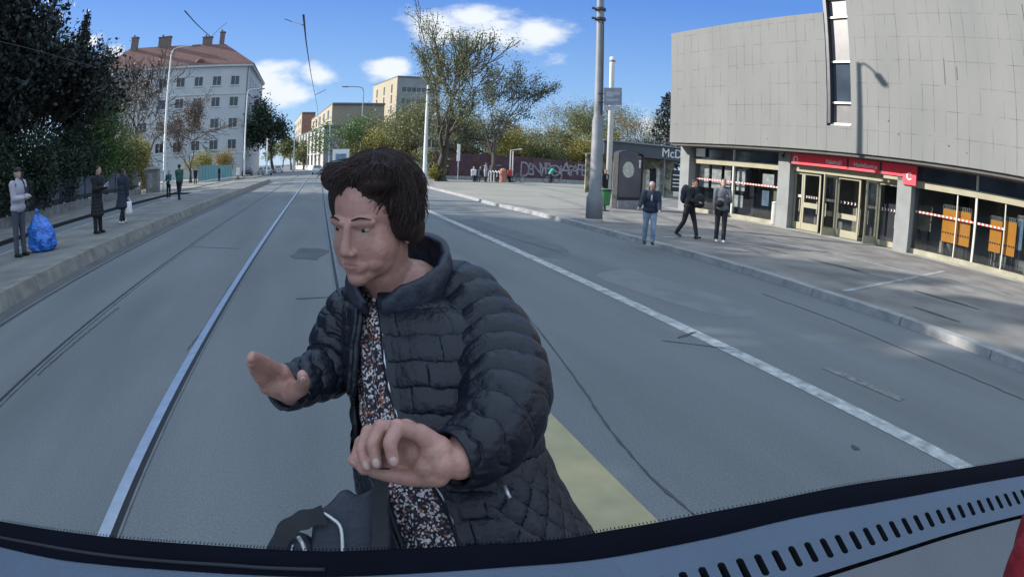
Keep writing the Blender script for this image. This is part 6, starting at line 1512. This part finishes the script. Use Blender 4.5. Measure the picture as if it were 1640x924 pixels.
# face details
for sx in (-1, 1):
    m_ = MB(); he(m_, (sx * .032, .0725, .0072), (.0118, .0088, .0052), 14, 10); ey = part('eye', m_, 'eyewhite', body, True)
    m_ = MB(); he(m_, (sx * .0312, .0800, .0072), (.0050, .0022, .0046), 12, 8); part('iris', m_, 'iris', body, True)
    m_ = MB(); m_.tube(catmull([hp(sx * .014, .0935, .0290), hp(sx * .032, .0880, .0330), hp(sx * .050, .0765, .0280)], 8), [.001, .0018, .0022, .0024, .0022, .002, .0016, .001, .0006], 6, up=(0, 0, 1)); part('eyebrow', m_, 'hairw', body, True)
m_ = MB(); m_.tube(catmull([hp(-.021, .0850, -.0635), hp(-.008, .0895, -.0595), hp(0, .0895, -.0610), hp(.008, .0895, -.0595), hp(.021, .0850, -.0635)], 14), [.001] + [.0032] * 13 + [.001], 8); m_.tube(catmull([hp(-.019, .0850, -.0660), hp(0, .0895, -.0700), hp(.019, .0850, -.0660)], 12), [.001] + [.0038] * 11 + [.001], 8); part('lips', m_, 'lip', body, True)
# hair: a short full cut with a swept fringe, then single locks
m_ = MB(); he(m_, (0, -.032, .056), (.093, .102, .086), 28, 18); he(m_, (0, -.068, .002), (.079, .050, .072))
for sx in (-1, 1): he(m_, (sx * .074, -.018, .018), (.024, .056, .060)); he(m_, (sx * .040, .026, .096), (.046, .050, .030)); he(m_, (sx * .078, -.045, -.022), (.014, .032, .036)); he(m_, (sx * .074, .012, .046), (.016, .030, .042))
hm = remesh(m_, .0036, 6, 'hair')
co_ = np.empty(len(hm.vertices) * 3, np.float32); hm.vertices.foreach_get('co', co_); co_ = co_.reshape(-1, 3)
cc_ = np.array(hp(0, -.03, .03)); HMn = np.array(HM.transposed())
for i in range(len(co_)):
    l = HMn @ (co_[i] - cc_); a = math.atan2(l[0], l[1]); nn_ = l / (np.linalg.norm(l) + 1e-9)
    d = .006 * mnoise.noise((a * 7 + l[2] * 9, l[2] * 8, l[1] * 6)) + .004 * mnoise.noise((a * 22 + l[2] * 12, l[2] * 10, 3)); co_[i] += np.array(HM @ Vector(nn_)) * d
hm.vertices.foreach_set('co', co_.ravel()); hm.update(); hair = link('hair', hm, 'hairw', wom)
# single locks laid over the surface of the cut, swept back from the brow
from mathutils.bvhtree import BVHTree
bv = BVHTree.FromPolygons([Vector(c) for c in co_], [tuple(p.vertices) for p in hm.polygons])
rng = np.random.default_rng(8); m_ = MB(); O_ = Vector(cc_)
for k in range(6500):
    a = rng.uniform(0, 2 * math.pi); front = math.cos(a) > .45
    t1 = R(rng.uniform(46, 60)) if front else R(rng.uniform(80, 112)); t0 = rng.uniform(0, .8) * t1; t1 = min(t1, t0 + rng.uniform(.5, 1.1)); sw = rng.normal(.35, .25); lift = abs(rng.normal(0, .0022)) + .0005; fly = .012 if rng.uniform() < .05 else 0; pts = []
    for j in range(7):
        th = t0 + (t1 - t0) * j / 6; aa = a + sw * (th - t0) + .04 * math.sin(j * .9 + k)
        d = HM @ Vector((math.sin(th) * math.sin(aa), math.sin(th) * math.cos(aa), math.cos(th))); h = bv.ray_cast(O_ + d * .3, -d)
        if h[0] is None: continue
        pts.append(h[0] + d * (lift + fly * (j / 6) ** 2))
    if len(pts) > 3: m_.tube(pts, [.0004] + [.0008] * (len(pts) - 2) + [.0002], 3, caps=False)
part('lock', m_, 'hairw', hair, True)
# trousers and shoes below the dashboard
m_ = MB()
for s_, g_ in zip((-1, 1), gl_): m_.chain([hipc + WL_ * (s_ * .06) + Vector((0, 0, .02)), hipc + WL_ * (s_ * .10), g_ + Vector((0, 0, .50)) - FW * .03, g_ + Vector((0, 0, .09))], [.14, .115, .085, .07], 14)
link('trousers', remesh(m_, .014, 2, 'trousers'), 'clothblack', wom)
for g_ in gl_: m_ = MB(); m_.cap(g_ + Vector((0, 0, .045)) - FW * .05, g_ + Vector((0, 0, .04)) + FW * .15, .045, .038, 12); m_.cap(g_ + Vector((0, 0, .05)), g_ + Vector((0, 0, .12)), .045, .05, 12); link('shoe', remesh(m_, .012, 1, 'shoe'), 'shoeblack', wom)
# her dark handbag, hung from the fingers of her left hand
bag = thing('handbag', 'dark blue handbag with a black loop handle hanging from the hand of the woman', 'bag', D(560, 885, .96))
m_ = MB(); dz = .94
out_ = [(508, 818), (530, 803), (545, 784), (560, 781), (570, 796), (598, 780), (618, 772), (624, 800), (626, 850), (628, 930), (560, 960), (490, 950), (496, 880), (500, 840)]
m_.prism([D(x, y, dz) for x, y in out_], ray(560, 860) * .085)
link('bag_body', remesh(m_, .006, 5, 'bag_body'), 'bagdark', bag)
def ribbon(name, pts, w, m, par, n=30, th=.004):
    P = catmull([D(*q) for q in pts], n); V = []; F = []
    for i, p in enumerate(P):
        t = (P[min(i + 1, n)] - P[max(i - 1, 0)]).normalized(); v = (p - EYE).normalized(); u = t.cross(v).normalized(); ww = w * (1 + .10 * math.sin(i * .9))
        V += [p - u * ww / 2 - v * th, p + u * ww / 2 - v * th, p + u * ww / 2 + v * th, p - u * ww / 2 + v * th]
    for i in range(n):
        for k in range(4): a_, b_ = i * 4 + k, i * 4 + (k + 1) % 4; F.append((a_, b_, b_ + 4, a_ + 4))
    F += [(3, 2, 1, 0), tuple(n * 4 + k for k in range(4))]
    return part(name, MB().add(V, F), m, par)
ribbon('handle', [(428, 960, .93), (440, 892, .925), (458, 850, .92), (486, 832, .92), (520, 824, .93)], .030, 'strapblack', bag)
ribbon('strap', [(612, 748, .90), (609, 800, .915), (607, 860, .925), (606, 960, .93)], .024, 'strapblack', bag)
m_ = MB(); m_.prism([D(x, y, .938) for x, y in [(556, 800), (598, 792), (600, 880), (560, 900)]], ray(580, 850) * .01); part('front_pocket', m_, 'bagdark', bag)
m_ = MB(); m_.tube(catmull([D(512, 818, .935), D(532, 830, .932), D(546, 846, .93), D(549, 890, .93), D(550, 940, .93)], 18), .0032, 6); part('zip', m_, 'zip', bag, True)
m_ = MB(); m_.tube([D(477, 858, .94), D(484, 870, .94), D(491, 890, .94)], .0045, 6); m_.tube([D(470, 872, .94), D(462, 892, .94)], .003, 6); part('ring', m_, 'zip', bag, True)
m_ = MB(); m_.ell(D(480, 905, .99), (.05, .04, .07)); part('side_pocket', m_, 'bagdark', bag, True)
# ================================================================== inside the cab: windscreen edge and dashboard
mat('frit', (.003, .0035, .008), .6, .2, 10, spec=.05); mat('dashplastic', (.078, .105, .150), .55, .06, 12, .15, 250); mat('dashlower', (.11, .115, .125), .6, .08, 8, .2, 200)
mat('ventdark', (.006, .006, .01), .8); mat('redcloth', (.35, .012, .02), .8, .15, 10, .3, 60); mat('sheentube', (.012, .014, .02), .5, .2, 8, spec=.3)
ZD = 1.42
tram = thing('tram_cab', 'blue grey dashboard with a row of vent slots under the black windscreen edge', 'tram', (0, .4, 1.38))
ftop = [(-160, 800), (-70, 822), (0, 834), (100, 850), (200, 862), (330, 872), (440, 879), (530, 882), (640, 878), (760, 872), (900, 862), (1000, 845), (1200, 808), (1400, 770), (1640, 733), (1720, 722)]
fbot = [(-150, 832), (-70, 856), (0, 874), (91, 893.6), (171, 903), (274, 911), (390, 918), (500, 922), (650, 917), (800, 907), (954, 894), (1133, 861), (1312, 820), (1517, 782), (1640, 760), (1720, 747)]
N = 200
T = catmull([G(x, y, ZD) for x, y in ftop], N); B_ = catmull([G(x, y, ZD - .012) for x, y in fbot], N)
b = MB(); b.add([p for p in T] + [p for p in B_] + [p - Vector((0, 0, .02)) for p in B_], [(i, i + 1, N + 2 + i, N + 1 + i) for i in range(N)] + [(N + 1 + i, N + 2 + i, 2 * N + 3 + i, 2 * N + 2 + i) for i in range(N)])
part('windscreen_border', b, 'frit', tram, True)
# printed teeth along the top of the border
b = MB(); TT = catmull([G(x, y, ZD) for x, y in ftop], 900); acc = 0; last = TT[0]
for p, q in zip(TT, TT[1:]):
    acc += (q - p).length
    if acc > .0036:
        acc = 0; t = (q - p).normalized(); n = Vector((-t.y, t.x, 0)); n = n if n.y > 0 else -n; h = Vector((0, 0, .0015))
        b.add([p - n * .001 + h, p + t * .0017 - n * .001 + h, p + t * .0020 + n * .0032 + h, p + t * .0010 + n * .0032 + h], [(0, 1, 2, 3)])
part('border_dots', b, 'frit', tram)
# sheen on the left of the border, put into the shape of a thin tube
S1 = catmull([G(x, y, ZD - .005) for x, y in [(-90, 838), (0, 858), (60, 869), (150, 884), (330, 900), (420, 906), (520, 909)]], 40)
b = MB(); b.tube([p - Vector((0, 0, .0025)) for p in S1], .0026, 6); part('sheen_strip', b, 'sheentube', tram, True)
# dashboard top: from the border towards us, with real slots on the right
ZP = 1.40
def gz(x, y): return G(x, y, ZP)
up_px = [(1010, 938), (1130, 908), (1250, 880), (1333, 859.5), (1432.7, 834), (1528, 811), (1630, 786), (1740, 760)]
lo_px = [(1022, 968), (1146, 938), (1268, 908), (1353, 884), (1452, 854.6), (1540, 828), (1640, 804), (1748, 776)]
se_px = [(1090, 990), (1200, 955), (1303, 923), (1411, 889), (1528, 852), (1640, 823), (1760, 796)]
U = catmull([gz(*p) for p in up_px], 300); L = catmull([gz(*p) for p in lo_px], 300); S = catmull([gz(*p) for p in se_px], 300)
def resamp(P, n):
    s = [0]
    for p, q in zip(P, P[1:]): s.append(s[-1] + (q - p).length)
    o = []; k = 0
    for i in range(n + 1):
        x = s[-1] * i / n
        while k < len(s) - 2 and s[k + 1] < x: k += 1
        o.append(P[k].lerp(P[k + 1], (x - s[k]) / max(1e-9, s[k + 1] - s[k])))
    return o
NS = 38
U = resamp(U, NS); L = resamp(L, NS); S = resamp(S, NS)
# border-side row: the border curve nearest along the slot direction
def on_border(p, d):
    best = None
    for q in B_:
        w = q - p; w.z = 0; dd = d.normalized(); e = (w - dd * w.dot(dd)).length + (10 if w.dot(dd) < 0 else 0)
        if best is None or e < best[0]: best = (e, q)
    return Vector((best[1].x, best[1].y, ZD - .0135))
b = MB(); pv = MB(); dk = MB()
for i in range(NS):
    u0, u1, l0, l1, s0, s1 = U[i], U[i + 1], L[i], L[i + 1], S[i], S[i + 1]
    m0 = u0 + (u0 - l0) * .16; m1 = u1 + (u1 - l1) * .16; k0 = l0 + (l0 - u0) * .16; k1 = l1 + (l1 - u1) * .16
    f0, f1 = on_border(m0, u0 - l0), on_border(m1, u1 - l1)
    b.quad(f0, f1, m1, m0); b.quad(k0, k1, s1, s0)
    # slot: rounded hole in the middle of the cell
    cu, cl = (u0 + u1) / 2, (l0 + l1) / 2; ax = (cl - cu); half = (u1 - u0) * .20
    hole = []
    for j in range(7): a = math.pi * j / 6; hole.append(cu + half * math.cos(a) * -1 - ax.normalized() * half.length * math.sin(a) + ax * .06)
    for j in range(7): a = math.pi * j / 6; hole.append(cl + half * math.cos(a) + ax.normalized() * half.length * math.sin(a) - ax * .06)
    outer = [m0.lerp(m1, j / 6) for j in range(7)] + [k1.lerp(k0, j / 6) for j in range(7)]
    n = 14; o = len(b.v)
    b.add(outer + hole, [(j, (j + 1) % n, n + (j + 1) % n, n + j) for j in range(n)])
    pv.add(hole + [h - Vector((0, 0, .012)) for h in hole], [(j, n + j, n + (j + 1) % n, (j + 1) % n) for j in range(n)])
part('vent_wall', pv, 'ventdark', tram)
# remainder of the top, left of the slots, reaching under the lens
le = [q for q in B_ if q.x < on_border(U[0] + (U[0] - L[0]) * .16, U[0] - L[0]).x + .001]
le = [Vector((q.x, q.y, ZD - .0135)) for q in le]
near = [Vector((q.x, q.y - .16, ZP)) for q in le]
near[-1] = U[0] + (U[0] - L[0]) * .16
dtop = MB(); n = len(le); dtop.add(le + near, [(i, i + 1, n + i + 1, n + i) for i in range(n - 1)]); b.v += []; 
o = len(b.v); b.v += dtop.v; b.f += [tuple(x + o for x in f) for f in dtop.f]
part('dashboard_top', b, 'dashplastic', tram)
b = MB(); dn = Vector((0, 0, .022)); b.add([u_ - (l_ - u_) * .5 - dn for l_, u_ in zip(L, U)] + [s_ + (l_ - u_).normalized() * .02 - dn for s_, l_, u_ in zip(S, L, U)], [(i, i + 1, NS + 2 + i, NS + 1 + i) for i in range(NS)]); part('duct', b, 'ventdark', tram)
# lower panel beyond a dark joint
b = MB(); off = [s + (l - u).normalized() * .0045 for s, l, u in zip(S, L, U)]; far = [s + (l - u).normalized() * .25 + Vector((0, 0, -.05)) for s, l, u in zip(S, L, U)]
b.add([p - Vector((0, 0, .004)) for p in off] + far, [(i, i + 1, NS + 2 + i, NS + 1 + i) for i in range(NS)]); part('dashboard_front', b, 'dashlower', tram)
# a few slots at the far left
b = MB()
for (x, y) in [(-14, 910), (4, 915), (21, 920), (38, 925), (56, 929)]:
    p, q = gz(x + 3, y - 3), gz(x - 6, y + 14); b.tube([p + Vector((0, 0, .0005)), q + Vector((0, 0, .0005))], .0032, 8, flat=.2)
part('vent_slot', b, 'ventdark', tram)
# red cloth at the right edge of the dashboard
c = D(1690, 915, .46); m_ = MB(); m_.ell(c, (.045, .05, .05)); m_.ell(D(1672, 950, .45), (.04, .04, .045)); m_.ell(D(1705, 860, .47), (.038, .05, .05))
o = link('red_cloth', remesh(m_, .004, 3, 'red_cloth'), 'redcloth', None); tag(o, 'crumpled red cloth lying at the right end of the dashboard', 'cloth')
